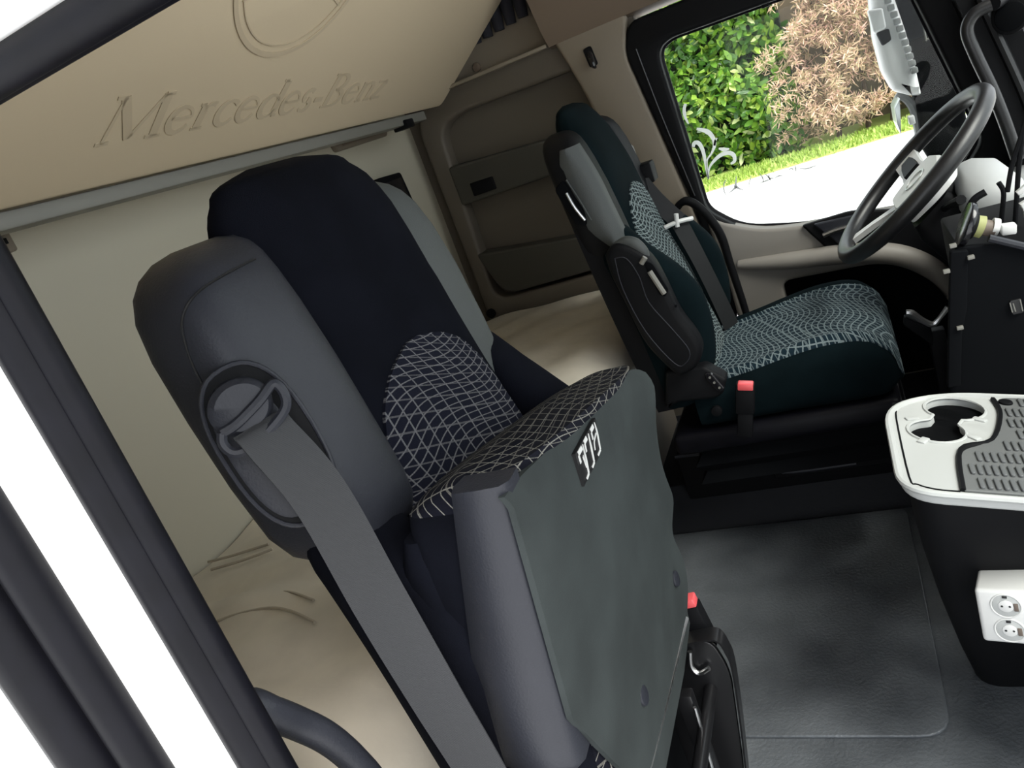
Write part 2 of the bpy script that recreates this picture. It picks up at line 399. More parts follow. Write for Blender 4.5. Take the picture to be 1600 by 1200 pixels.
vseal(lobe(-.4405, .302, .0145), 'inner_seal'); vseal(lobe(-.4275, .305, .0090), 'inner_seal_lip')
vseal(lobe(-.491, .264, .0135), 'outer_seal'); vseal(lobe(-.525, .254, .019), 'outer_seal_bulb'); 
# header over the open passenger door
hd = [(.318, 1.316), (.285, 1.309), (.266, 1.310), (.225, 1.335), (.20, 1.37), (.20, 1.52), (.33, 1.52), (.33, 1.33)]
link('header_paint', loft([[np.array([x, y, z]) for y, z in hd] for x in (-.62, .55)]), 'white', wp, 35)
def hseal(pts, name):
    link(name, loft([[np.array([x, y, z]) for y, z in pts] for x in np.linspace(-.46, .55, 14)]), 'rubber', wp, 50)
hseal(lobe(.302, 1.3115, .0135), 'header_seal'); hseal(lobe(.279, 1.3015, .0095), 'header_seal_bulb')
link('side_roof', box(XR, .55, .26, .33, 1.40, ZR, 0), 'brown', wp)

# ================================================================== driver door (far side)
d1 = thing('door_1', 'driver door with grey-beige panel, black frame and window', None, (0, YF, 0), kind='structure')
# black window frame
fo = rounded([(-.388, .42), (-.42, .833), (-.487, 1.29), (-.455, 1.365), (.50, 1.36), (.50, .50), (.10, .55), (-.33, .60)], [0, 0, .03, .03, 0, 0, 0, 0])
fi = rounded([(-.384, .785), (-.398, 1.26), (-.36, 1.283), (.22, 1.265), (.345, .76), (.22, .60), (-.12, .655), (-.30, .70)], [.03, .04, .03, .03, .03, .03, .1, .06])
link('window_frame', plate(fo, 'y', 2.405, 2.47, .010, [fi]), 'black', d1)
fo2 = [(p[0] * .985 + .0, p[1]) for p in fi]
link('window_seal', tube([(p[0], 2.452, p[1]) for p in fi], .007, 6, 0, closed=True), 'rubber', d1)
link('frame_groove', tube([(-.452, 2.403, 1.29), (-.435, 2.403, 1.1), (-.405, 2.403, .84)], .0025, 6), 'steelblack', d1)
pane = link('pane', plate(fi, 'y', 2.452, 2.456, .0005), 'glass', d1, 0)
# door panel
po = rounded([(-.378, -.02), (-.378, .60), (-.392, .74), (-.385, .775), (-.345, .735), (-.25, .685), (-.12, .662), (.02, .65), (.50, .60), (.50, -.02)], [0, .02, .02, .01, .05, .06, .05, .05, 0, 0])
pk = rounded([(-.225, .515), (.05, .50), (.145, .44), (.215, .33), (.22, .12), (-.215, .12), (-.235, .25)], [.03, .06, .06, .04, .04, .04, .02])
link('door_panel', plate(po, 'y', 2.40, 2.47, .010, [pk]), 'doorgrey', d1)
link('door_pocket', box(-.24, .23, 2.462, 2.475, .10, .53, 0), 'blackmatte', d1)
# armrest ridge
ar = [(-.335, 2.40, .60), (-.20, 2.388, .578), (-.04, 2.384, .556), (.08, 2.384, .522), (.16, 2.386, .463), (.21, 2.392, .38), (.235, 2.40, .26)]
link('armrest', tube(ar, [.014, .026, .030, .031, .030, .026, .018], 12, 8, flat=1.0), 'doorgrey', d1)
# black trim with pull handle ahead of the sill
tb = rounded([(-.135, .668), (-.055, .535), (.05, .515), (.15, .455), (.24, .36), (.50, .33), (.50, .70), (.20, .62), (.0, .672)], [.01, .04, .05, .05, .05, 0, 0, .1, .02])
link('black_trim', plate(tb, 'y', 2.388, 2.41, .006), 'black', d1)
hb = rounded(XZ([(1270, 350), (1345, 333), (1332, 360), (1325, 395), (1300, 372)], 2.385), .01)
link('handle_bowl', plate(hb, 'y', 2.378, 2.392, .004), 'vinyl', d1)
link('door_pull', tube(P3([(1286, 368), (1305, 360), (1335, 352)], 1, 2.372), .0075, 8), 'steel', d1)
link('door_lever', tube(P3([(1308, 388), (1326, 389)], 1, 2.372), .006, 8, 2), 'steel', d1)
link('window_switch_strip', plate(XZ([(1360, 391), (1411, 391), (1411, 394), (1360, 394)], 2.385), 'y', 2.382, 2.39, .0005), 'rail', d1)
# etched decoration on the pane
def decal(pxs, w, name='etched_swirl', m='decal'):
    pts = [at(x, y, 1, 2.450) for x, y in pxs]
    n = len(smoothpath(pts, 6)); P = smoothpath(pts, 6); V = []; Fc = []
    for i in range(n):
        t = P[min(i+1, n-1)] - P[max(i-1, 0)]; t = t / (np.linalg.norm(t) + 1e-9); s = np.array([-t[2], 0, t[0]])
        ww = np.interp(i / (n - 1), np.linspace(0, 1, len(w)), w)
        V += [P[i] + s * ww, P[i] - s * ww]
    Fc = [(2*i, 2*i+1, 2*i+3, 2*i+2) for i in range(n - 1)]
    me = mesh(V, Fc)
    b = bmesh.new(); b.from_mesh(me); r = bmesh.ops.extrude_face_region(b, geom=b.faces[:])
    bmesh.ops.translate(b, vec=(0, .0008, 0), verts=[v for v in r['geom'] if isinstance(v, bmesh.types.BMVert)]); bmesh.ops.recalc_face_normals(b, faces=b.faces); b.to_mesh(me); b.free()
    o = link(name, me, m, pane, 0); return o
z = lambda L: [(1060 + x / 6.667, 160 + y / 6.667) for x, y in L]
decal(z([(75, 15), (60, 70), (70, 150), (105, 225)]), [.004, .005, .002])
decal(z([(310, 800), (290, 700), (275, 590), (250, 490), (210, 425), (165, 425), (155, 465)]), [.001, .003, .005, .006, .006, .004])
decal(z([(312, 800), (300, 690), (300, 600), (345, 530), (375, 450), (360, 370), (300, 305), (190, 275)]), [.001, .002, .002, .003, .005, .006, .007, .003])
decal(z([(315, 800), (320, 690), (370, 610), (440, 550), (520, 525), (575, 550), (585, 610), (545, 640)]), [.001, .003, .005, .006, .006, .005, .003])
decal(z([(420, 480), (470, 490), (530, 485)]), [.002, .006, .002])
decal(z([(375, 450), (385, 400), (405, 370)]), [.003, .003, .001])
# three-pointed star in a ring and faint lettering on the pane
cst = z([(600, 880)])[0]
decal([(cst[0] - 1, cst[1]), (cst[0], cst[1] - 9), (cst[0] + .3, cst[1] - 18)], [.0045, .002, .0004], 'etched_star', 'decal_d')
decal([(cst[0], cst[1]), (cst[0] + 6, cst[1] + 3), (cst[0] + 12, cst[1] + 5)], [.0045, .002, .0004], 'etched_star', 'decal_d')
decal([(cst[0], cst[1]), (cst[0] - 5, cst[1] + 5), (cst[0] - 11, cst[1] + 10)], [.0045, .002, .0004], 'etched_star', 'decal_d')
decal(z([(500, 800), (475, 850), (475, 920), (500, 970)]), [.0006, .0016, .0016, .0006], 'etched_ring', 'decal_d')
decal(z([(755, 760), (750, 800), (735, 850), (740, 905)]), [.0006, .0014, .001, .0005], 'etched_ring', 'decal_d')
for L in ([(845, 745), (875, 780), (885, 830)], [(900, 745), (935, 775), (965, 820)], [(940, 735), (950, 790), (1000, 785)], [(1000, 790), (1050, 765), (1090, 768)], [(1150, 700), (1180, 690), (1200, 705)], [(1215, 655), (1222, 690), (1225, 720)], [(1260, 690), (1340, 690), (1440, 655)], [(850, 840), (905, 820), (960, 800)]):
    decal(z(L), [.0006, .0022, .0008], 'etched_lettering', 'decal_d')
# black clip hanging at the top of the window
q = at(1196, 4, 1, 2.44); link('window_clip', box(q[0] - .012, q[0] + .008, 2.43, 2.45, q[2] - .012, q[2] + .05, .003), 'black', d1)

# ------------------------------------------------------------------ far A-pillar, windscreen surround
tp = thing('trim_2', 'black windscreen pillar trim beside the driver door', None, (.45, 2.4, .6), kind='structure')
def pil(y0, y1, par, yin):
    link('pillar_cover', loft([[np.array([x + dx, y, zz]) for (x, y) in ((0, y0), (0, yin), (.10, yin), (.14, y0))] for (dx, zz) in ((.405, .45), (.40, .7), (.34, 1.05), (.25, 1.42), (.12, 1.95))]), 'black', par, 30)
    link('pillar_rib', tube([(.45, yin, .60), (.44, yin, .8), (.385, yin, 1.05), (.30, yin, 1.4)], .012, 8), 'steelblack', par)
pil(2.48, 2.50, tp, 2.33)
q = at(1580, 25, 1, 2.315); link('speaker_cover', cyl(q, (-.3, -1, .1), .040, .02), 'black', tp); link('speaker_mesh', cyl(q + np.array([-.003, -.009, .001]), (-.3, -1, .1), .033, .012), 'blackmatte', tp)
tp2 = thing('trim_3', 'black windscreen pillar trim beside the passenger door', None, (.75, .3, .6), kind='structure')
link('pillar_cover', loft([[np.array([x + dx, y, zz]) for (x, y) in ((0, .20), (0, .34), (.10, .34), (.14, .20))] for (dx, zz) in ((.80, -.2), (.80, .5), (.74, 1.05), (.65, 1.42), (.52, 1.95))]), 'black', tp2, 30)
gh = thing('grab_handle', 'black tubular grab handle on the windscreen pillar', 'handle', tuple(at(1560, 200, 1, 2.27)))
link('grip', tube(P3([(1548, 8), (1522, 22), (1511, 48), (1524, 85), (1550, 140), (1570, 190), (1582, 225), (1590, 250)], 1, 2.255) , .0145, 12, 8), 'wheel', gh)
for px, py in ((1552, 6), (1590, 250)):
    q = at(px, py, 1, 2.255); link('mount', tube([q, q + np.array([.02, .04, 0]), q + np.array([.04, .085, 0])], .016, 10, 3), 'black', gh)


# ================================================================== seats
def flatstroke(pts, normal, w, th=.0008, sm=5):
    P = smoothpath(pts, sm) if sm else [np.array(p, float) for p in pts]
    n = len(P); nn = _n(normal); V = []; w = w if isinstance(w, (list, tuple)) else [w, w]
    for i in range(n):
        t = P[min(i + 1, n - 1)] - P[max(i - 1, 0)]; t = t / (np.linalg.norm(t) + 1e-9); s = np.cross(nn, t); s /= np.linalg.norm(s) + 1e-9
        ww = np.interp(i / (n - 1), np.linspace(0, 1, len(w)), w) / 2
        V += [P[i] + s * ww, P[i] - s * ww, P[i] - s * ww + nn * th, P[i] + s * ww + nn * th]
    Fc = [(4*i+k, 4*i+(k+1) % 4, 4*i+4+(k+1) % 4, 4*i+4+k) for i in range(n - 1) for k in range(4)] + [(0, 1, 2, 3), tuple(4*(n-1)+k for k in range(4))]
    return fixn(mesh(V, Fc))

from mathutils.bvhtree import BVHTree
def hit(ob, px, py, lift=0.0):
    """where a sight line meets a surface (world), lifted along its normal"""
    off = np.array(origin(ob)) if ob.parent is None else np.array(origin(ob.parent)) + np.array(ob.location)
    t = BVHTree.FromPolygons([v.co for v in ob.data.vertices], [p.vertices[:] for p in ob.data.polygons])
    r = CR @ _n([px - 800, py - 600, F]); p, n, i, d = t.ray_cast(Vector(EYE - off), Vector(r))
    if p is None: return None, None
    n = np.array(n); n = n if n @ r < 0 else -n
    return np.array(p) + off + n * lift, n
ZS = [.44, .50, .60, .72, .83, .98, 1.04, 1.10, 1.15, 1.185, 1.205, 1.212]
fF = pc(ZS, [-.35, -.350, -.368, -.392, -.420, -.446, -.455, -.470, -.487, -.507, -.524, -.540])
fR = pc(ZS, [-.49, -.50, -.515, -.53, -.542, -.556, -.561, -.566, -.568, -.562, -.553, -.546])
fWd = pc(ZS, [.16, .17, .18, .182, .178, .166, .161, .156, .147, .124, .090, .045])
wF = pc([.46, .50, .545, .60, .67, .74, .80, .86, .92, .95], [-.40, -.365, -.333, -.318, -.312, -.322, -.355, -.405, -.448, -.475])
ww_in = .13
def ctr_front(z, y, dxf=0.0, e=3.6):
    f, r, w = fF(z) + dxf * min(1, max(0, (1.17 - z) / .12)), fR(z), fWd(z); c, h = (f + r) / 2, (f - r) / 2
    return c + h * max(0, 1 - abs(y / w) ** e) ** (1 / e)

def seat_back(T, ox, oy, oz, fab, ins, dxf=0.0, dwing=0.0):
    sh = np.array([ox, oy, oz])
    zs = np.concatenate([np.linspace(.44, 1.15, 34), [1.16, 1.17, 1.18, 1.188, 1.195, 1.2, 1.204, 1.208, 1.2105, 1.212]])
    rings = []
    for z in zs:
        f, r, w = fF(z) + dxf * min(1, max(0, (1.17 - z) / .12)), fR(z), fWd(z)
        rings.append([p + sh for p in sring((f + r) / 2, 0, (f - r) / 2, w, z, 44, 3.6 - 1.1 * min(1, max(0, (z - 1.02) / .14)))])
    back = link('backrest', loft(rings), fab, T, 60)
    # patterned insert lying on the front
    hw = pc([.47, .60, .75, .86, .92, .955, .975, .985], [.135, .142, .148, .142, .122, .09, .05, .012])
    V = []; zz = np.concatenate([np.linspace(.47, .94, 30), np.linspace(.95, .985, 9)]); nU = 21
    for z in zz:
        for k in range(nU):
            y = -hw(z) + 2 * hw(z) * k / (nU - 1)
            V.append(np.array([ctr_front(z, y, dxf) + .0035, y, z]) + sh)
    Fc = [(i*nU+k, i*nU+k+1, (i+1)*nU+k+1, (i+1)*nU+k) for i in range(len(zz)-1) for k in range(nU-1)]
    me = mesh(V, Fc); b = bmesh.new(); b.from_mesh(me); r = bmesh.ops.extrude_face_region(b, geom=b.faces[:])
    bmesh.ops.translate(b, vec=(-.006, 0, 0), verts=[v for v in r['geom'] if isinstance(v, bmesh.types.BMVert)]); bmesh.ops.recalc_face_normals(b, faces=b.faces); b.to_mesh(me); b.free()
    link('patterned_insert', me, ins, back, 60)
    # side bolsters
    for s in (-1, 1):
        rings = []
        for z in np.concatenate([[.455], np.linspace(.465, .93, 24), [.945]]):
            k = 1 - .75 * max(0, (z - .93) / .02) - (.5 if z < .46 else 0)
            f, r = wF(z) + dwing, fR(z) + .02; yi, yo = .155, .246 - .02 * max(0, (z - .85) / .1)
            ring = sring((f + r) / 2, s * (yi + yo) / 2, (f - r) / 2 * k, (yo - yi) / 2 * k, z, 28, 2.6)
            rings.append([p + sh for p in ring])
        link('side_bolster', loft(rings), fab, T, 60)
    return back

def shoulder(T, ox, oy, oz, s, m, rx=0.0, ky=1.0, fx=0.0):
    """vinyl shoulder block on side s of the backrest"""
    sh = np.array([ox, oy, oz]); rings = []
    for z, k, yo, dx in ((.842, .45, .205, 0), (.85, .72, .225, 0), (.865, .88, .237, 0), (.89, .97, .245, 0), (.95, 1, .251, 0), (1.02, 1, .254, 0), (1.08, 1, .253, 0), (1.115, .99, .247, .0), (1.135, .96, .236, -.001), (1.148, .89, .222, -.003), (1.157, .74, .204, -.006), (1.161, .42, .185, -.010)):
        f, r = fF(z) - .010 + dx + fx, fR(z) - rx; yi = .115; yo = yo * ky
        rings.append([p + sh for p in sring((f + r) / 2, s * (yi + yo) / 2, (f - r) / 2 * k, (yo - yi) / 2 * (k * .25 + .75), z, 36, 3.4)])
    return link('shoulder_panel', loft(rings), m, T, 60)

def belt_guide(T, c, nrm, up, big=1.0):
    """recess, round cap and D-ring that lets the belt out of the shoulder"""
    c = np.array(c, float); n = _n(nrm); up = _n(np.array(up) - n * (np.array(up) @ n)); s = np.cross(up, n)
    def L(a, b_, d): return c + s * a * big + up * b_ * big + n * d * big
    def patch(out, d0, d1, name, m, par):
        rings = [[L(a, b_, d0) for a, b_ in out], [L(a, b_, d1) for a, b_ in out], [L(a * .93, b_ * .95, d1 + .001) for a, b_ in out]]
        return link(name, loft(rings), m, par, 35)
    ov = [(.039 * math.copysign(abs(math.cos(t)) ** .8, math.cos(t)), -.036 + .076 * math.copysign(abs(math.sin(t)) ** .8, math.sin(t))) for t in np.linspace(0, 2 * math.pi, 40, endpoint=False)]
    rc = patch(ov, -.02, .0005, 'belt_recess', 'black', T)
    link('recess_rim', tube([L(a, b_, .0012) for a, b_ in ov], .0022 * big, 8, 0, closed=True), 'vinyl', rc)
    ov2 = [(a * .72 - .006, -.036 + (b_ + .036) * .86) for a, b_ in ov]
    patch(ov2, -.005, .003, 'guide_plate', 'vinyl', rc)
    cap = [(-.004 + .027 * math.cos(t), .006 + .024 * math.sin(t)) for t in np.linspace(0, 2 * math.pi, 30, endpoint=False)]
    link('guide_cap', loft([[L(a, b_, 0) for a, b_ in cap], [L(a * .98, .006 + (b_ - .006) * .98, .011) for a, b_ in cap], [L(a * .8, .006 + (b_ - .006) * .8, .0155) for a, b_ in cap]]), 'vinyl', rc, 40)
    dr = [L(1.02 * a, 1.05 * b_, d + .002) for a, b_, d in [(-.026, -.004, .013), (-.030, -.012, .014), (-.026, -.022, .015), (-.012, -.024, .0155), (.012, -.018, .0155), (.027, -.010, .015), (.031, .002, .014), (.027, .010, .013), (.012, .004, .0145), (-.012, -.003, .0145)]]
    link('belt_ring', tube(dr + [dr[0]], .0045 * big, 8, 4), 'vinyl', rc)
    return L

# ---------------------------------------------------------------- passenger seat (cushion tipped up)
POX, POY, POZ = .004, .726, .045
ps = thing('passenger_seat', 'navy passenger seat with its cushion tipped up, beside the open door', 'seat', (-.45, POY, 0))
seat_back(ps, POX, POY, POZ, 'velour', 'ins_navy', -.022, -.030)
shn = shoulder(ps, POX, POY, POZ, -1, 'vinyl', .014, 1.0, .003)
shf = shoulder(ps, POX, POY, POZ, 1, 'vinyl_grey', 0, .90, -.022)  # same vinyl as the near shoulder; windscreen light put into a paler colour
# seam over the near shoulder
sp_ = [hit(shn, x, y, .0005)[0] for x, y in ((398, 405), (350, 430), (312, 455), (292, 480), (285, 505), (290, 535), (302, 570), (316, 598))]
link('seam', tube([p for p in sp_ if p is not None], .0012, 6, 4), 'ink', shn)
gc, gn = hit(shn, 388, 640)
gL = belt_guide(ps, gc, gn + np.array([.5, 0, 0]), (-.14, 0, 1), 1.0)
# belt strap
bp = [gL(.002, -.012, .014), gL(.004, -.026, .022), (-.440, .468, .98), (-.421, .457, .88), (-.401, .447, .78), (-.384, .440, .69), (-.378, .436, .58), (-.40, .44, .47)]
link('belt_strap', ribbon(bp, [(.30, .85, .35), (.35, .8, .2), (.62, .72, .1), (.78, .6, .05), (.9, .35, .05), (.95, .2, 0), (.95, .2, 0), (.95, .2, 0)], .047), 'webbing', ps)
# tipped-up cushion
def cx_under(z): return -.284 - .058 * (.945 - z) / .51
CYN, CYF = .492, .958
cushT = pc([.42, .50, .65, .80, .90, .94, .955], [.075, .115, .130, .135, .130, .118, .075])
rings = []
for v in np.concatenate([np.linspace(.42, .90, 20), [.915, .93, .942, .950, .955]]):
    xu = cx_under(v); th = cushT(v); hy = (CYF - CYN) / 2 * (1 if v < .9 else 1 - .10 * ((v - .9) / .055) ** 2)
    ring = sring(xu - th / 2, (CYN + CYF) / 2, th / 2, hy, v, 44, 4.2)
    for p in ring: p[2] -= .085 * (p[1] - CYN) / (CYF - CYN) * max(0, (v - .42) / .53)
    rings.append(ring)
cm = loft(rings); cm.materials.append(M['ins_navy_c']); cm.materials.append(M['velour'])
for f_ in cm.polygons:
    if f_.center.y < CYN + .045 and f_.center.z < .925: f_.material_index = 1
cus = link('seat_cushion', cm, None, ps, 60)
# navy bolster along the back edge of the near side
rings = []
for v in np.linspace(.44, .905, 18):
    xu = cx_under(v); th = cushT(v); k = math.sin(math.pi * min(1, max(.04, (v - .43) / .49))) ** .35
    rings.append(sring(xu - th * .83, CYN + .022, .034 * k, .034 * k, v, 18, 2.6))
link('cushion_bolster', loft(rings), 'velour', ps, 60)
# vinyl side band
rings = []
for v in np.concatenate([[.655], np.linspace(.665, .935, 20), [.945, .951]]):
    xu = cx_under(v); a = xu - .001; th = .054 + .048 * (.95 - v) / .29; b_ = a - th
    k = 1 if .66 < v < .94 else .6
    bul = .014 * math.sin(math.pi * min(1, max(0, (v - .43) / .53))) * k
    rings.append([np.array(p) for p in ((a, CYN + .03, v), (a + .001, CYN + .008, v), (a - .006, CYN - bul * .7, v), ((a + b_) / 2, CYN - bul - .001, v), (b_ + .004, CYN - bul * .5, v), (b_, CYN + .012, v), (b_ + .003, CYN + .03, v))])
link('cushion_side', loft(rings), 'vinyl', ps, 70)
# suede-like cover over the underside
nU, nV = 26, 40; V = []
for j in range(nV):
    t = j / (nV - 1)
    for i in range(nU):
        u = i / (nU - 1)
        ztop = .947 - .080 * u - .018 * max(0, (u - .86) / .14) ** 2 - .004 * max(0, (.1 - u) / .1) ** 2
        y = CYN - .004 + (CYF + .006 - CYN) * u
        zb = .425 + (.29 * (1 - u / .36) ** 1.15 if u < .36 else 0)
        z = zb + (ztop - zb) * t
        if u > .85: y += (u - .85) / .15 * (.010 * math.sin(z * 34 + .6) + .006 * math.sin(z * 61)) * (1 if z < .82 else max(0, (.87 - z) / .05))
        x = cx_under(z + .085 * u * max(0, (z - .42) / .53)) + .004 + .004 * math.sin(math.pi * u) * math.sin(math.pi * t)
        if u > .8: x += .006 * math.sin(z * 40) * (u - .8) / .2
        if t > .96 : x -= .006 * (t - .96) / .04
        V.append((x, y, z))
Fc = [(j*nU+i, j*nU+i+1, (j+1)*nU+i+1, (j+1)*nU+i) for j in range(nV-1) for i in range(nU-1)]
me = mesh(V, Fc); b = bmesh.new(); b.from_mesh(me); r = bmesh.ops.extrude_face_region(b, geom=b.faces[:])
bmesh.ops.translate(b, vec=(-.006, 0, 0), verts=[v for v in r['geom'] if isinstance(v, bmesh.types.BMVert)]); bmesh.ops.recalc_face_normals(b, faces=b.faces); b.to_mesh(me); b.free()
cov = link('underside_cover', me, 'suede', ps, 50)
for px, py in ((1045, 905), (990, 1087)):
    q = at(px, py, 0, -.330); q[0] = cx_under(q[2]) + .008; link('button', cyl(q, (1, 0, .1), .0115, .006), 'vinyl', cov)
link('pan_edge', tube(P3([(1073, 966), (1062, 1010), (1040, 1100), (1012, 1210)], 0, -.333), .003, 8, 2), 'steel', ps)
link('seat_pan', plate(rounded([(CYN + .02, .40), (CYF - .01, .40), (CYF - .01, .8), (CYN + .02, .8)], .02), 'x', -.365, -.350, .004), 'blackmatte', ps)
rotp = None
# warning label with white pictograms
lq = [at(x, y, 0, -.288) for x, y in ((884, 712), (917, 655), (933, 706), (905, 761))]
lx = [cx_under(p[2]) + .0105 for p in lq]
def Lb(px, py):
    q = at(870 + px / 9.23, 640 + py / 9.23, 0, -.288); q[0] = cx_under(q[2]) + .0108; return q
lab = link('warning_label', loft([[np.array([lx[i] - .004, p[1], p[2]]) for i, p in enumerate(lq)], [np.array([lx[i], p[1], p[2]]) for i, p in enumerate(lq)]]), 'ink', cov, 0)
for L_, w in (([(410, 210), (470, 350), (545, 590)], [.001, .0035, .003]), ([(545, 590), (515, 670)], .0024), ([(320, 370), (385, 560), (455, 770)], [.001, .004, .003]), ([(455, 770), (430, 845)], .0024), ([(235, 525), (310, 730), (375, 930)], [.001, .004, .003]), ([(375, 930), (350, 1010)], .0024),
              ([(450, 360), (432, 480), (458, 600)], .0016), ([(360, 330), (395, 260)], .0045), ([(370, 350), (410, 450)], .003), ([(262, 500), (295, 430)], .0045), ([(270, 510), (312, 630)], .003), ([(175, 660), (225, 570)], .0045), ([(180, 680), (230, 790)], .0035), ([(255, 690), (330, 840)], .003)):
    link('pictogram', flatstroke([Lb(*p) for p in L_], (1, 0, .1), w), 'whiteplastic', lab, 0)
# black steel base
for y0, y1 in ((.478, .486), (.964, .972)):
    pl = link('base_side_plate', plate(rounded([(-.62, .02), (-.365, .02), (-.335, .13), (-.305, .335), (-.32, .395), (-.365, .395), (-.40, .44), (-.60, .44)], [.01, .01, .03, .03, .02, .02, .03, .03]), 'y', y0, y1, .002), 'steelblack', ps)
fl = [at(px, py, 1, .972) for px, py in ((1072, 998), (1100, 992), (1122, 993), (1136, 1012), (1146, 1040), (1158, 1120), (1168, 1210))]
link('base_flange', ribbon(fl, (0, 1, 0), .03, .003), 'steelblack', ps)
link('base_rear_box', box(-.62, -.42, .49, .96, .01, .43, .01), 'blackmatte', ps)
link('base_floor_plate', box(-.62, -.33, .486, .964, .008, .03, .004), 'steelblack', ps)
link('base_crossbar', tube([(-.345, .486, .30), (-.345, .964, .30)], .011, 10, 2), 'steelblack', ps)
link('base_strut', box(-.375, -.350, .885, .905, .05, .36, .003), 'steelblack', ps)
link('base_link_rod', tube([(-.348, .88, .345), (-.352, .87, .20), (-.356, .865, .05)], .003, 8, 3), 'steel', ps)
link('bracket_hook', tube([at(x, y, 1, .955) for x, y in ((1078, 1018), (1080, 1040), (1092, 1052), (1108, 1044))], .004, 8, 4), 'steel', ps)
q = at(1076, 938, 1, 1.0)
bk = link('belt_buckle', rot(box(q[0] - .022, q[0] + .014, .986, 1.012, q[2] - .085, q[2] - .006, .004), -8, 'Y', q), 'black', ps)
rb = link('release_button', rot(box(q[0] - .02, q[0] + .012, .988, 1.010, q[2] - .008, q[2] + .008, .003), -8, 'Y', q), 'red', bk)

# ---------------------------------------------------------------- driver seat
DOX, DOY, DOZ = -.022, 1.960, 0.0
ds = thing('driver_seat', 'dark teal driver seat with patterned cushion and fold-up armrest', 'seat', (-.35, DOY, 0))
seat_back(ds, DOX, DOY, DOZ, 'velour_t', 'ins_teal')
sn = shoulder(ds, DOX, DOY, DOZ, -1, 'black', .006)
shoulder(ds, DOX, DOY, DOZ, 1, 'black', .006)
# grey facing on the near shoulder
gp = []
for z in np.linspace(.885, 1.125, 14):
    t = (z - .885) / .24; w0 = .03 + .012 * math.sin(math.pi * t); k = math.sin(math.pi * min(.97, max(.03, t))) ** .35
    f = fF(z) - .012 + DOX
    gp.append([np.array([f - .07 * k, DOY - .250, z]), np.array([f - .04 * k, DOY - .2575, z]), np.array([f - .014, DOY - .253, z]), np.array([f + .001, DOY - .235, z]), np.array([f + .004, DOY - .20, z]), np.array([f - .01, DOY - .19, z])])
link('shoulder_facing', loft(gp), 'vinyl_grey', ds, 60)
rc = link('side_recess', plate(rounded([(-.580, 1.05), (-.553, 1.065), (-.528, .985), (-.533, .95), (-.558, .96)], .01), 'y', DOY - .2585, DOY - .245, .003), 'blackmatte', ds)
link('release_lever', tube([(-.553, DOY - .262, 1.035), (-.545, DOY - .264, 1.0), (-.532, DOY - .262, .965)], .0035, 8), 'steel', rc)
link('recess_rim', tube([(-.545, DOY - .260, 1.062), (-.530, DOY - .260, 1.01), (-.519, DOY - .260, .96)], .002, 6), 'vinyl_grey', rc)
# lower rear shell of backrest
link('back_shell', loft([[np.array([x, DOY + s, z]) for x, s in ((r_ + .002, -.24), (r_ - .012, -.20), (r_ - .016, 0), (r_ - .012, .20), (r_ + .002, .24), (r_ + .05, .236), (r_ + .05, -.236))] for z, r_ in [(zz, fR(zz) + DOX) for zz in np.linspace(.46, .95, 12)]]), 'black', ds, 50)
# cushion
cz = pc([-.42, -.36, -.28, -.20, -.10, -.04, 0, .02, .032], [.495, .50, .512, .528, .540, .534, .518, .495, .455])
cb = pc([-.42, -.2, -.05, 0, .032], [.385, .380, .378, .385, .415])
rings = []
for x in np.concatenate([np.linspace(-.42, -.02, 20), [-.01, 0, .01, .018, .025, .030, .033]]):
    t, bo = cz(x), cb(x); ring = []
    for p in sring(0, 0, (t - bo) / 2, .243 - (.03 * max(0, (x + .02) / .053) ** 2), 0, 44, 4.4):
        hz, yy = p[0], p[1]; z = (t + bo) / 2 + hz
        if hz > 0: z += .022 * math.exp(-((abs(yy) - .205) / .03) ** 2) * min(1, (.03 - x) / .06 if x < .03 else 0)
        ring.append(np.array([x, DOY + yy, z]))
    rings.append(ring)
cu = link('seat_cushion', loft(rings), 'velour_t', ds, 60)
V = []; nU = 25; xs = np.concatenate([np.linspace(-.40, -.02, 24), np.linspace(-.01, .031, 8)])
def ctop(x, y, e=4.4):
    t, bo = cz(x), cb(x); hy = .243 - (.03 * max(0, (x + .02) / .053) ** 2)
    return (t + bo) / 2 + (t - bo) / 2 * max(0, 1 - abs(y / hy) ** e) ** (1 / e) + .022 * math.exp(-((abs(y) - .205) / .03) ** 2) * min(1, (.03 - x) / .06 if x < .03 else 0)
for x in xs:
    for k in range(nU):
        y = -.222 + .400 * k / (nU - 1); V.append((x + (.003 if x > 0 else 0), DOY + y, ctop(x, y) + .0035))
Fc = [(i*nU+k, i*nU+k+1, (i+1)*nU+k+1, (i+1)*nU+k) for i in range(len(xs)-1) for k in range(nU-1)]
me = mesh(V, Fc); b = bmesh.new(); b.from_mesh(me); r = bmesh.ops.extrude_face_region(b, geom=b.faces[:])
bmesh.ops.translate(b, vec=(0, 0, -.006), verts=[v for v in r['geom'] if isinstance(v, bmesh.types.BMVert)]); bmesh.ops.recalc_face_normals(b, faces=b.faces); b.to_mesh(me); b.free()
link('patterned_insert', me, 'ins_teal_c', cu, 60)
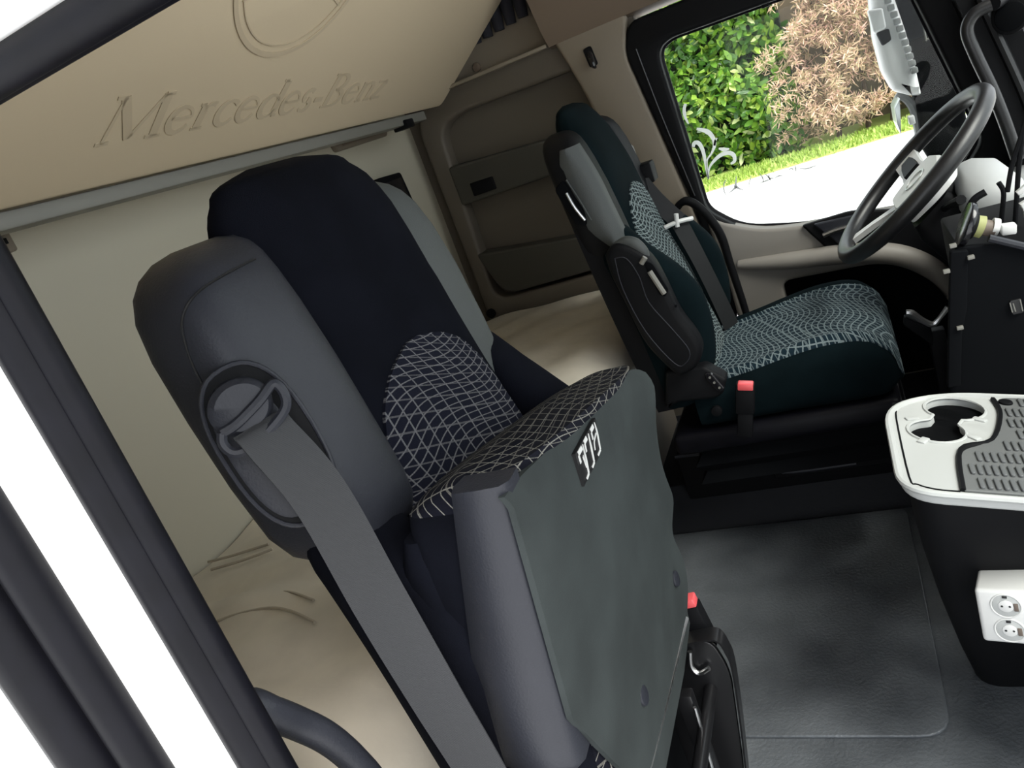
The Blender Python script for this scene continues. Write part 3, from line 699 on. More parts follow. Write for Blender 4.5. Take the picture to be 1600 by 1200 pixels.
# seat pan, suspension cover, plinth with drawer
pan = link('seat_pan', box(-.50, .018, DOY - .252, DOY + .245, .335, .392, .018, 3), 'rubber', ds)
q = at(1120, 642, 1, DOY - .253); link('pan_knob', cyl(q, (0, 1, 0), .013, .012), 'black', pan)
link('suspension_cover', loft([[np.array([x, y, z]) for x, y in ((-.47 + k, DOY - .22 + k), (.0 - k, DOY - .22 + k), (.0 - k, DOY + .22 - k), (-.47 + k, DOY + .22 - k))] for z, k in ((.345, 0), (.31, .02), (.285, .0), (.26, .02), (.235, 0))]), 'blackmatte', ds, 30)
pln = link('plinth', box(-.56, .03, 1.90, 2.25, .10, .25, .01), 'black', ds)
link('plinth_lip', tube([(-.56, 1.898, .245), (-.25, 1.895, .235), (.03, 1.893, .245)], .006, 8), 'vinyl', pln)
dr = link('drawer', plate(rounded([(-.32, .135), (-.02, .135), (-.04, .20), (-.30, .205)], .012), 'y', 1.888, 1.905, .004), 'black', pln)
hp = [at(x, y, 1, 1.884) for x, y in ((1222, 738), (1260, 735), (1338, 724))]; link('drawer_handle', tube(hp, .005, 8, 3), 'vinyl', dr)
# armrest folded upright on the near side
ao = XZ([(945, 400), (955, 384), (975, 380), (1005, 395), (1022, 412), (1040, 445), (1062, 490), (1088, 525), (1097, 548), (1090, 570), (1073, 583), (1058, 585), (1035, 565), (1005, 530), (975, 470), (955, 430)], 1.655)
am = link('armrest', plate([tuple(p) for p in smoothpath([np.array(p) for p in ao + [ao[0]]], 4)][:-1], 'y', 1.645, 1.705, .014), 'black', ds, 50)
am['label'] = 'black armrest folded up'
ain = XZ([(962, 402), (980, 402), (1000, 430), (1015, 470), (1050, 510), (1078, 545), (1072, 565), (1055, 565), (1010, 515), (975, 450)], 1.655)
link('armrest_groove', tube([(p[0], 1.6445, p[1]) for p in smoothpath([np.array(p) for p in ain + [ain[0]]], 4)][:-1], .0012, 6, 0, closed=True), 'vinyl', am)
link('armrest_cap', tube([(p[0] + .002, 1.665, p[1] + .001) for p in XZ([(958, 386), (975, 380), (990, 384), (1003, 396), (1009, 408)], 1.66)], [.006, .013, .015, .013, .006], 10, 4), 'vinyl_grey', am)
link('armrest_slot', plate(rounded(XZ([(1003, 405), (1020, 412), (1045, 453), (1040, 463), (1030, 460)], 1.644), .004), 'y', 1.641, 1.647, .001), 'blackmatte', am)
link('armrest_latch', tube([at(x, y, 1, 1.638) for x, y in ((1015, 424), (1028, 444), (1038, 459))], .006, 8, 3), 'rail', am)
link('armrest_latch_tip', tube([at(x, y, 1, 1.638) for x, y in ((1002, 412), (1008, 402))], .006, 8, 2), 'rail', am)
q = at(1056, 478, 1, 1.645); link('armrest_screw', cyl(q, (0, 1, 0), .003, .004, 12, 0), 'blackmatte', am)
link('armrest_pivot', cyl((-.455, 1.705, .70), (0, 1, 0), .03, .05), 'black', am)
# side cover with switches
so = rounded(XZ([(1040, 580), (1100, 572), (1136, 592), (1130, 615), (1118, 622), (1060, 628), (1040, 640)], 1.69), .008)
sc_ = link('side_cover', plate(so, 'y', 1.685, 1.735, .008), 'black', ds)
sw = link('switch_panel', plate(rounded(XZ([(1102, 582), (1113, 583), (1133, 606), (1127, 613), (1118, 608), (1103, 592)], 1.682), .004), 'y', 1.679, 1.688, .002), 'blackgloss', sc_)
for px, py in ((1109, 590), (1116, 598), (1124, 606)):
    q = at(px, py, 1, 1.6785); link('switch_mark', cyl(q, (0, 1, 0), .0028, .002, 12, 0), 'rail', sw)
# buckle
q = at(1165, 605, 1, 1.675)
bk = link('belt_buckle', rot(box(q[0] - .022, q[0] + .02, 1.664, 1.692, q[2] - .065, q[2] + .010, .005), 14, 'Y', q), 'black', ds)
link('release_button', rot(box(q[0] - .017, q[0] + .017, 1.662, 1.686, q[2] - .004, q[2] + .013, .003), 14, 'Y', q), 'red', bk)
link('buckle_stalk', rot(box(q[0] - .018, q[0] + .016, 1.668, 1.690, q[2] - .125, q[2] - .055, .004), 14, 'Y', q), 'black', bk)
# belt from the outboard shoulder
bgd = link('belt_guide', plate(rounded(XZ([(975, 222), (988, 228), (1003, 268), (990, 268)], 2.185), .006), 'y', 2.17, 2.20, .004), 'rail', ds)
link('guide_slot', plate(rounded(XZ([(979, 230), (985, 232), (992, 250), (986, 250)], 2.168), .003), 'y', 2.164, 2.172, .001), 'blackmatte', bgd)
link('guide_box', box(-.508, -.452, 2.15, 2.21, .945, 1.0, .006), 'black', ds)
dp = [at(998, 280, 1, 2.15), at(1025, 312, 1, 2.11), at(1060, 345, 1, 2.06), at(1090, 400, 1, 2.055), at(1120, 460, 1, 2.08), at(1150, 525, 1, 2.13)]
link('belt_strap', ribbon(dp[:3], [(.55, .55, .65)] * 3, .045), 'webbing', ds)
link('belt_strap', ribbon(dp[2:], [(.55, .55, .65), (.6, .6, .5), (.7, .6, .4), (.8, .5, .3)], .045), 'webbing_shaded', ds)  # same strap; shade on its lower half put into a darker colour
q = dp[2]
clip = link('belt_clip', joinm([tube([q + np.array([-.035, -.02, -.004]), q + np.array([0, -.012, 0]), q + np.array([.035, .01, -.006])], .006, 8, 3), tube([q + np.array([-.004, -.014, -.012]), q + np.array([.002, -.014, .022])], .006, 8, 3)]), 'whiteplastic', ds)
clip['label'] = 'white plastic belt clip'
# grab rail by the door edge
gr = thing('grab_handle', 'dark grab rail beside the driver seat at the door edge', 'handle', tuple(at(1120, 400, 1, 2.36)))
link('grip', tube(P3([(1058, 322), (1072, 314), (1090, 322), (1112, 345), (1128, 372), (1140, 410), (1160, 470), (1172, 510)], 1, 2.365), [.009, .013, .013, .013, .013, .012, .011, .01], 10, 6), 'black', gr)
for px, py in ((1060, 322), (1170, 505)):
    q = at(px, py, 1, 2.365); link('mount', tube([q, q + np.array([0, .045, 0])], .011, 8, 2), 'black', gr)
# coat hook on the pillar trim
q = at(923, 90, 1, 2.40)
ck = thing('coat_hook', 'small black coat hook on the beige pillar above the driver seat', 'hook', tuple(q))
link('hook_plate', rot(box(q[0] - .013, q[0] + .013, 2.392, 2.408, q[2] - .026, q[2] + .03, .006), -6, 'Y', q), 'black', ck)
link('hook_arm', tube([q + np.array([.002, -.006, .012]), q + np.array([.006, -.024, -.006]), q + np.array([.008, -.03, -.024]), q + np.array([.01, -.022, -.03])], [.008, .008, .007, .005], 8, 4), 'blackgloss', ck)

# ================================================================== bunks
bu = thing('upper_bunk', 'tan upper bunk board with embossed lettering and emblem on its underside', 'bunk', (-1.12, 1.36, 1.34))
BA = np.array([-1.098, 0, 1.347]); BD = _n([.304, 0, .208]); BN = np.array([BD[2], 0, -BD[0]])   # up the slope / facing down-forward
def on_bunk(px, py, lift=0.0):
    r = CR @ _n([px - 800, py - 600, F]); t = ((BA - EYE) @ BN) / (r @ BN); return EYE + r * t + BN * lift
brd = rounded([(.335, 0), (2.425, 0), (2.425, .70), (.335, .70)], [.01, .03, .03, .01])
me = plate(brd, 'z', 0, .07, .010)
for v in me.vertices:
    y, s, d = v.co; v.co = Vector(BA + BD * s - BN * d + np.array([0, y, 0]))
board = link('bunk_board', fixn(me), 'bunk', bu)
link('hinge_rail', box(-1.15, -1.10, .335, 2.30, 1.322, 1.349, .004), 'rail', bu)
link('rail_latch', box(-1.14, -1.09, 2.14, 2.19, 1.312, 1.336, .004), 'black', bu)
# embossed lettering
def arc(cx, cy, rx, ry, a0, a1, n=12):
    return [(cx + rx * math.cos(math.radians(a0 + (a1 - a0) * i / n)), cy + ry * math.sin(math.radians(a0 + (a1 - a0) * i / n))) for i in range(n + 1)]
T, t_ = .15, .055
G = {
 'M': (1.15, [([(.08, .02), (.17, .98)], t_), ([(.17, .98), (.52, .06)], T), ([(.52, .06), (.90, .98)], t_), ([(.93, .98), (.98, .02)], T), ([(-.02, .02), (.2, .02)], t_), ([(.84, .02), (1.12, .02)], t_), ([(.03, .98), (.2, .98)], t_), ([(.9, .98), (1.06, .98)], t_)]),
 'e': (.56, [(arc(.27, .31, .22, .30, 5, 330), [.05, .06, .12, .13, .08, .05]), ([(.07, .35), (.48, .35)], t_)]),
 'r': (.46, [([(.14, .02), (.14, .60)], T), ([(.03, .02), (.27, .02)], t_), ([(.03, .60), (.15, .60)], t_), (arc(.30, .42, .15, .18, 170, 60), [.04, .06, .1])]),
 'c': (.52, [(arc(.28, .31, .22, .30, 40, 325), [.1, .05, .12, .13, .08, .05])]),
 'd': (.62, [(arc(.27, .31, .21, .30, 20, 340), [.05, .06, .13, .13, .06, .05]), ([(.48, .98), (.48, .04)], T), ([(.36, .98), (.49, .98)], t_), ([(.48, .02), (.6, .02)], t_)]),
 's': (.44, [(arc(.21, .46, .14, .15, 40, 240), [.1, .06, .12]) , (arc(.20, .17, .15, .16, 80, -150), [.12, .12, .05])]),
 '-': (.36, [([(.04, .28), (.30, .28)], .1)]),
 'B': (.72, [([(.15, .02), (.15, .98)], T), ([(.02, .02), (.3, .02)], t_), ([(.02, .98), (.3, .98)], t_), (arc(.28, .75, .24, .23, 90, -90), [.05, .14, .05]), (arc(.28, .27, .31, .25, 90, -90), [.05, .15, .05])]),
 'n': (.62, [([(.12, .02), (.12, .60)], T), ([(.02, .02), (.24, .02)], t_), ([(.02, .60), (.13, .60)], t_), (arc(.30, .40, .17, .20, 170, 10), [.04, .07, .13]), ([(.47, .44), (.47, .02)], T), ([(.36, .02), (.6, .02)], t_)]),
 'z': (.46, [([(.04, .58), (.40, .58)], t_), ([(.38, .58), (.05, .03)], T), ([(.04, .03), (.42, .03)], t_)]),
}
pA, pB = on_bunk(148, 228), on_bunk(592, 152)
tot = sum(G[c][0] for c in 'Mercedes-Benz'); base = pB - pA; Lw = np.linalg.norm(base); ex = base / Lw; ey = np.cross(ex, BN); ey = ey if ey[2] > 0 else -ey
top = on_bunk(185, 152); Hh = (top - pA) @ ey; sc = Lw / tot; slant = .10
cur = 0
for c in 'Mercedes-Benz':
    adv, st = G[c]; ms = []
    for pl_, w in st:
        pts = [pA + ex * (cur + x + slant * y) * sc + ey * y * Hh + BN * .0004 for x, y in pl_]
        ws = [q * sc for q in (w if isinstance(w, list) else [w, w])]
        ms.append(flatstroke(pts, BN, ws, .0012, 3 if len(pts) > 2 else 0))
    cur += adv
    link('embossed_letter', joinm(ms), 'emboss', board, 30)
# embossed three-pointed star in a ring
cc = on_bunk(492, -68); rad = np.linalg.norm(on_bunk(470, 70) - cc)
ring = [cc + (ex * math.cos(a) + ey * math.sin(a)) * rad + BN * .0008 for a in np.linspace(0, 2 * math.pi, 60)]
link('embossed_ring', flatstroke(ring, BN, .010, .0014, 0), 'emboss', board, 30)
ring = [cc + (ex * math.cos(a) + ey * math.sin(a)) * rad * .90 + BN * .0008 for a in np.linspace(0, 2 * math.pi, 60)]
link('embossed_ring', flatstroke(ring, BN, .003, .0012, 0), 'emboss', board, 30)
for k in range(3):
    a = math.radians(90 + 120 * k); d = ex * math.cos(a) + ey * math.sin(a)
    link('embossed_star_point', flatstroke([cc + BN * .0006, cc + d * rad * .45 + BN * .0006, cc + d * rad * .92 + BN * .0006], BN, [rad * .30, rad * .12, .002], .0014, 0), 'emboss', board, 30)

# lower bunk
lb = thing('lower_bunk', 'lower bunk box with a cream mattress along the back wall', 'bunk', (-.93, 1.35, 0))
link('bunk_box', box(XR + .002, -.66, .32, 2.40, 0.001, .50, .01), 'beige_dark', lb)
nU, nV = 34, 90; V = []
wr = [(.80, .018, .03), (.86, -.012, .02), (.92, .012, .018), (1.05, .006, .03)]
for j in range(nV):
    y = .32 + 2.082 * j / (nV - 1)
    for i in range(nU):
        u = i / (nU - 1); x = -1.262 + .665 * u
        edge = max(0, (u - .86) / .14); ye = max(0, (y - 2.36) / .045)
        z = .640 - .06 * edge ** 2.2 - .012 * ye ** 2 + .008 * math.exp(-((u - .45) / .3) ** 2)
        for (yc, h, w) in wr: z += h * .7 * math.exp(-((y - yc - .10 * (u - .3)) / w) ** 2) * math.exp(-((u - .35) / .35) ** 2)
        z += .006 * math.sin(11 * y + 7 * u) * math.sin(5 * u + 2 * y) + .004 * math.sin(23 * y - 15 * u)
        V.append((x + .012 * edge, y, z))
for j in (0,): pass
nb = len(V); Fc = [(j*nU+i, j*nU+i+1, (j+1)*nU+i+1, (j+1)*nU+i) for j in range(nV-1) for i in range(nU-1)]
bd = [i for i in range(nU)] + [j*nU+nU-1 for j in range(1, nV)] + [(nV-1)*nU+i for i in range(nU-2, -1, -1)] + [j*nU for j in range(nV-2, 0, -1)]
for k in bd: V.append((V[k][0], V[k][1], .502))
nbd = len(bd)
for k in range(nbd): Fc.append((bd[k], bd[(k+1) % nbd], nb + (k+1) % nbd, nb + k))
Fc.append(tuple(nb + k for k in range(nbd)))
mt = link('mattress', fixn(mesh(V, Fc)), 'mattress', lb, 60)
for L_ in ([(318, 962), (360, 945), (405, 931), (450, 925), (490, 938)], [(325, 976), (370, 960), (420, 950), (455, 955), (492, 972)], [(325, 878), (360, 869), (395, 858), (420, 850)], [(330, 890), (365, 880), (400, 868), (425, 858)]):
    P = [at(x, y, 2, .652) for x, y in L_]
    link('quilting_seam', tube(P, .0025, 6, 4), 'stitch', mt)
# berth control box and corner latch on the back wall
q0, q1 = at(607, 268, 0, -1.25), at(640, 298, 0, -1.25)
cp = thing('control_box', 'small black control box on the back wall behind the passenger headrest', 'control box', (XR + .02, q0[1], 1.18))
link('control_body', plate(rounded([(2.12, 1.10), (2.275, 1.10), (2.262, 1.205), (2.12, 1.21)], .01), 'x', XR, XR + .035, .004), 'black', cp)
link('control_screen', box(XR + .034, XR + .037, 2.14, 2.25, 1.125, 1.19, .001), 'blackgloss', cp)
q = at(4, 376, 0, -1.26)
lt = thing('bunk_catch', 'small beige catch with dark slot on the back wall beneath the bunk rail', 'catch', (XR, q[1], q[2]))
link('catch_body', box(XR, XR + .02, q[1] - .05, q[1] + .012, q[2] - .022, q[2] + .014, .004), 'beige', lt)
link('catch_slot', box(XR + .018, XR + .022, q[1] - .02, q[1] + .000, q[2] - .008, q[2] + .002, .001), 'black', lt)
# grab handle on the passenger-side jamb
q = at(405, 1110, 1, .31)
hn = thing('grab_handle', 'dark grey curved grab handle on the white door jamb', 'handle', tuple(q))
link('grip', tube([at(372, 1112, 1, .325), at(395, 1108, 1, .330), at(425, 1115, 1, .338), at(465, 1130, 1, .355), at(510, 1152, 1, .37), at(550, 1185, 1, .385), at(590, 1235, 1, .40), at(610, 1310, 1, .40), at(600, 1420, 1, .38)], [.015, .015, .0125, .0125, .0125, .0125, .0125, .0125, .0125], 12, 7), 'vinyl', hn)
link('mount', tube([at(600, 1420, 1, .38), at(560, 1440, 1, .34), at(520, 1450, 1, .31)], [.013, .015, .017], 12, 3), 'black', hn)

# ================================================================== steering wheel, column, dashboard
SWc = np.array([.132, 1.96, .806]); SWn = _n([-.634, 0, .773]); SWu = _n([.773, 0, .634]); SWy = np.array([0, 1., 0])
st = thing('steering_wheel', 'black steering wheel with pale grey hub and spokes', 'steering wheel', tuple(SWc))
def S(a, b_, d=0): return SWc + SWy * a + SWu * b_ + SWn * d
link('rim', tube([S(.208 * math.cos(t), .208 * math.sin(t)) for t in np.linspace(0, 2 * math.pi, 64, endpoint=False)], .0190, 14, 0, closed=True), 'wheel', st)
hubp = [(.075, .055), (.085, 0), (.06, -.07), (-.06, -.07), (-.085, 0), (-.075, .055), (0, .07)]
def pad(out, d0, d1, name, m):
    out = rounded(out, .02, 4)
    link(name, loft([[S(p[0], p[1], d0) for p in out], [S(p[0], p[1], d1 - .008) for p in out], [S(p[0] * .92, p[1] * .92, d1) for p in out]]), m, st, 40)
pad(hubp, -.06, -.012, 'hub', 'hub')
link('emblem', flatstroke([S(.026 * math.cos(t), .026 * math.sin(t), -.011) for t in np.linspace(0, 2*math.pi, 30)], SWn, .004, .002, 0), 'steel', st, 0)
for s in (-1, 1):
    link('spoke', loft([[S(s * x, y + w, d), S(s * x, y - w, d), S(s * x, y - w, d - .014), S(s * x, y + w, d - .014)] for x, y, w, d in ((.06, .0, .035, -.022), (.12, .005, .028, -.014), (.2, .012, .03, .004))]), 'hub', st, 40)
    link('button_pad', loft([[S(s * x, y + w, d), S(s * x, y - w, d), S(s * x, y - w, d - .01), S(s * x, y + w, d - .01)] for x, y, w, d in ((.09, .004, .02, -.008), (.14, .008, .018, -.002), (.165, .01, .012, .002))]), 'black', st, 40)
    link('spoke', loft([[S(s * x + w, y, d), S(s * x - w, y, d), S(s * x - w, y, d - .012), S(s * x + w, y, d - .012)] for x, y, w, d in ((.035, -.06, .018, -.03), (.05, -.13, .014, -.012), (.062, -.198, .016, .002))]), 'hub', st, 40)
cl = thing('steering_column', 'grey and black steering column shroud behind the wheel', 'steering column', tuple(S(0, 0, -.2)))
link('column_tube', tube([S(0, 0, -.062), S(0, 0, -.14), S(0, -.01, -.26)], [.045, .06, .075], 16, 3), 'black', cl)
link('lower_shroud', loft([[S(a * k, b_ * k - .02, d) for a, b_ in rounded([(.08, .05), (.08, -.07), (-.08, -.07), (-.08, .05)], .03)] for d, k in ((-.07, .8), (-.10, 1), (-.22, 1.15), (-.30, 1.0))]), 'black', cl, 40)
for s in (-1, 1):
    link('stalk', tube([S(s * .07, -.01, -.085), S(s * .13, .01, -.075), S(s * .185, .03, -.07)], [.007, .008, .010], 8, 3), 'black', cl)
db = thing('dashboard', 'black dashboard with a pale grey instrument hood on the driver side', 'dashboard', (.5, 1.35, .3))
link('dash_body', loft([[np.array([x, y, z]) for x, z in rounded([(.30, .30), (.25, .52), (.25, .63), (.31, .675), (.62, .65), (.93, .62), (.93, .30)], [.02, .05, .03, .05, .05, .02, .02])] for y in (1.715, 2.40)]), 'black', db, 30)
db2 = thing('dashboard', 'plain black dashboard section in front of the passenger seat', 'dashboard', (.7, .8, .2))
link('dash_body', loft([[np.array([x, y, z]) for x, z in rounded([(.62, .20), (.52, .45), (.52, .62), (.60, .70), (.93, .66), (.93, .20)], [.02, .05, .05, .05, .02, .02])] for y in (.36, 1.25)]), 'black', db2, 30)
hood = [[np.array([x, 1.96 + yy * k, z]) for yy in np.linspace(-.19, .19, 3)] for x, z, k in ()]
rings = []
for x, zt, k in ((.205, .745, .75), (.21, .775, .85), (.228, .798, .92), (.26, .803, .95), (.30, .79, .92), (.33, .75, .85)):
    rings.append([np.array([x, 1.96 + .15 * k * math.cos(t), .69 + (zt - .69) * max(0, math.sin(t)) ** .5]) for t in np.linspace(0, math.pi, 25)])
link('instrument_hood', loft(rings, True), 'dashgrey', db, 50)
link('dash_top', loft([[np.array([x, y, z]) for x, z in ((.28, .668), (.32, .690), (.62, .665), (.90, .635), (.90, .625), (.62, .65), (.34, .66))] for y in (1.70, 2.33)]), 'dashgrey', db, 40)
link('hood_slot', rot(box(.205, .208, 1.86, 2.06, .705, .745, .001), 20, 'Y', (.2065, 1.96, .725)), 'blackmatte', db)
# open module in the middle of the dashboard
md = thing('dash_module', 'open black electronics module in the middle of the dashboard', 'module', (.3, 1.5, .45))
link('module_case', box(.150, .62, 1.42, 1.70, .30, .765, .006), 'black', md)
link('module_front', plate(rounded(XZ([(1492, 385), (1560, 378), (1640, 392), (1640, 640), (1482, 628), (1486, 500)], 1.415), .006), 'y', 1.405, 1.42, .003), 'blackmatte', md)
link('module_frame', plate(rounded(XZ([(1484, 392), (1512, 390), (1510, 480), (1502, 520), (1500, 600), (1480, 604), (1482, 500)], 1.40), .003), 'y', 1.392, 1.408, .002), 'blackmatte', md)
link('module_top_edge', tube(P3([(1545, 372), (1600, 385), (1650, 395)], 1, 1.40), .006, 8, 2), 'vinyl', md)
for k, (px, py) in enumerate(((1489, 384), (1517, 402), (1479, 424), (1500, 512))):
    q = at(px, py, 1, 1.39); link('clip', box(q[0] - .005, q[0] + .005, 1.386, 1.395, q[2] - .003, q[2] + .003, .001), 'rail', md)
lbm = link('module_label', plate(rounded(XZ([(1577, 470), (1595, 466), (1600, 488), (1582, 492)], 1.402), .003), 'y', 1.400, 1.406, .001), 'ink', md)
for L_ in ([(1578, 473), (1582, 488)], [(1583, 474), (1587, 487)], [(1594, 468), (1598, 486)]):
    link('label_mark', flatstroke(P3(L_, 1, 1.3995), (0, -1, 0), .0016, .0006, 0), 'rail', lbm, 0)
# hose fitting lying on the module
ft = thing('hose_fitting', 'green, brown and white hose fitting with a black flange on the open module', 'fitting', tuple(at(1530, 355, 1, 1.43)))
def fc(px, py): return at(px, py, 1, 1.43)
p0, p1, p2, p3, p4, p5 = fc(1498, 348), fc(1516, 352), fc(1522, 353), fc(1537, 356), fc(1552, 358), fc(1592, 360)
ax_ = _n(p4 - p1)
link('flange', cyl(fc(1510, 351), ax_, .036, .010), 'blackgloss', ft); link('flange_collar', cyl(fc(1517, 352), ax_, .022, .012), 'black', ft)
link('green_ring', tube([fc(1520, 352), fc(1535, 355)], [.017, .018], 20, 2), 'green', ft)
link('brown_sleeve', tube([fc(1534, 355), fc(1554, 358)], [.013, .013], 18, 2), 'brownfit', ft)
link('white_collar', tube([fc(1550, 354), fc(1560, 355)], [.014, .0135], 18, 2), 'whiteplastic', ft)
link('white_tip', rot(box(fc(1563, 357)[0], fc(1588, 360)[0], 1.42, 1.44, fc(1575, 358)[2] - .008, fc(1575, 358)[2] + .009, .003), 8, 'Y', fc(1575, 358)), 'whiteplastic', ft)
link('cable_loop', tube(P3([(1540, 300), (1522, 312), (1510, 335), (1504, 360), (1505, 372)], 1, 1.46), .006, 8, 5), 'black', ft)
# dangling cables, connector and a white card on the module
cbk = thing('cable', 'thin black cables rising from the open dashboard module', 'cable', tuple(at(1580, 300, 1, 1.5)))
for L_ in ([(1562, 372), (1566, 330), (1568, 300), (1560, 285)], [(1584, 380), (1588, 320), (1592, 260), (1600, 200)], [(1574, 300), (1582, 255), (1598, 205), (1612, 150)]):
    link('strand', tube(P3(L_, 1, 1.52), .004, 8, 5), 'black', cbk)
wc = thing('white_connector', 'white plastic connector clipped to the dashboard module cables', 'connector', tuple(at(1590, 310, 1, 1.5)))
link('connector_body', plate(XZ([(1586, 299), (1604, 284), (1604, 296), (1590, 304)], 1.5), 'y', 1.49, 1.50, .001), 'whiteplastic', wc)
link('connector_plug', plate(XZ([(1592, 318), (1602, 312), (1602, 345), (1598, 330)], 1.5), 'y', 1.49, 1.505, .002), 'whiteplastic', wc)
# bright bent lever between the driver cushion and the module
lv = thing('metal_lever', 'bright bent metal lever ahead of the driver cushion', 'lever', tuple(at(1440, 500, 1, 1.85)))
link('lever_arm', tube(P3([(1416, 489), (1424, 490), (1440, 500), (1457, 507), (1468, 497), (1481, 480)], 1, 1.85), [.008, .009, .007, .007, .005, .006], 8, 4), 'steel', lv)
link('lever_bracket', plate(rounded(XZ([(1413, 494), (1455, 512), (1458, 540), (1430, 520), (1412, 508)], 1.86), .004), 'y', 1.855, 1.875, .002), 'black', lv)
link('lever_post', box(.10, .135, 1.865, 1.895, .12, .47, .004), 'black', lv)

# ================================================================== centre console with cup holder
cn = thing('centre_console', 'dark centre console with grey cup-holder tray and ribbed rubber mat', 'console', (.2, 1.23, 0))
def zt(x): return .553 - .262 * x
CY0, CY1 = 1.055, 1.395
body = []
for z, x0, y0 in ((.0, .035, 1.27), (.10, .02, 1.235), (.25, .006, 1.165), (.40, -.004, 1.105), (.50, -.006, 1.068)):
    body.append([np.array([x, y, z - (.262 * max(0, x) if z > .3 else 0)]) for x, y in rounded([(x0, y0), (.50, y0), (.50, CY1 - .01), (x0, CY1 - .01)], [.05, .01, .01, .06])])
body.append([np.array([p[0], p[1], zt(p[0]) - .012]) for p in body[-1]])
link('console_body', loft(body), 'black', cn, 40)
tr = rounded([(-.014, CY0), (.50, CY0), (.50, CY1), (.075, CY1), (-.014, 1.33)], [.05, .01, .01, .06, .07], 7)
cup1 = [(.050 + .046 * math.cos(t), 1.335 + .040 * math.sin(t)) for t in np.linspace(0, 2*math.pi, 30, endpoint=False)]
def tilted(me):
    for v in me.vertices: v.co.z += zt(v.co.x)
    return fixn(me)
# figure-of-eight opening for two cups
A, B, Rr = (.088, 1.338), (.052, 1.252), .044
hole = []
dv = np.array(B) - np.array(A); ang = math.atan2(dv[1], dv[0])
for t in np.linspace(ang + math.radians(38), ang + math.radians(322), 22): hole.append((A[0] + Rr * math.cos(t), A[1] + Rr * math.sin(t)))
mid = (np.array(A) + np.array(B)) / 2; pr_ = np.array([-dv[1], dv[0]]) / np.linalg.norm(dv)
hole.append(tuple(mid - pr_ * .021 - dv * .10)); hole.append(tuple(mid - pr_ * .021 + dv * .10))
for t in np.linspace(ang + math.pi + math.radians(38), ang + math.pi + math.radians(322), 22): hole.append((B[0] + Rr * .92 * math.cos(t), B[1] + Rr * .92 * math.sin(t)))
hole.append(tuple(mid + pr_ * .021 + dv * .10)); hole.append(tuple(mid + pr_ * .021 - dv * .10))
tray = link('tray', tilted(plate(tr, 'z', -.016, .002, .004, [hole])), 'traygrey', cn, 40)
link('tray_rim', tilted(tube([(p[0], p[1], .002) for p in tr], .0055, 8, 0, closed=True)), 'traygrey', tray)
link('cup_well', tilted(box(-.004, .150, 1.195, 1.388, -.10, -.012, .004)), 'blackmatte', tray)
link('cup_rim', tilted(tube([(p[0], p[1], .002) for p in hole], .0026, 6, 0, closed=True)), 'traygrey', tray)
link('tray_groove', tilted(tube([(.004, 1.33, .0022), (-.001, 1.29, .0022), (-.001, 1.10, .0022), (.008, 1.078, .0022), (.03, 1.068, .0022), (.058, 1.067, .0022)], .0014, 6, 4)), 'blackmatte', tray)
for (x, y, r_) in ((.022, 1.292, 20), (.118, 1.30, -30), (.030, 1.215, 60), (.10, 1.235, -50)):
    link('cup_tab', tilted(rot(box(x - .010, x + .010, y - .006, y + .006, .0, .005, .002), r_, 'Z', (x, y, 0))), 'traygrey', tray)
tm = rounded([(.062, 1.066), (.485, 1.066), (.485, 1.384), (.155, 1.384), (.150, 1.32), (.118, 1.215), (.075, 1.185)], [.004, .01, .01, .02, .03, .04, .02])
rm = link('rubber_mat', tilted(plate(tm, 'z', .001, .006, .0015)), 'traymat', cn, 40)
link('mat_edge', tilted(tube([(.150, 1.38, .004), (.150, 1.32, .004), (.122, 1.225, .004), (.076, 1.188, .004), (.062, 1.067, .004)], .0045, 6, 5)), 'black', cn)
rib = None
for j in range(8):
    yj = 1.086 + j * .0395
    for i in range(40):
        xi = .076 + i * .0095 + (j % 2) * .0045
        lim = .078 if yj < 1.15 else (.092 if yj < 1.19 else (.135 if yj < 1.24 else (.155 if yj < 1.33 else .180)))
        if xi < lim or xi > .44: continue
        if rib is None:
            me = plate(rounded([(-.0030, -.0145), (.0030, -.0145), (.0030, .0145), (-.0030, .0145)], .0028, 3), 'z', 0, .0042, .0012)
            me.transform(Matrix.Rotation(math.radians(14.7), 4, 'Y'))
            me.materials.append(M['tray_rib']); me.shade_smooth(); me.set_sharp_from_angle(angle=.7); rib = me
        o = bpy.data.objects.new('rib', rib); COL.objects.link(o); o.parent = rm
        o.location = Vector((xi, yj, zt(xi) + .0052)) - origin(rm)
link('mat_stud', tilted(cyl((.165, 1.362, .006), (0, 0, 1), .010, .008)), 'black', rm)
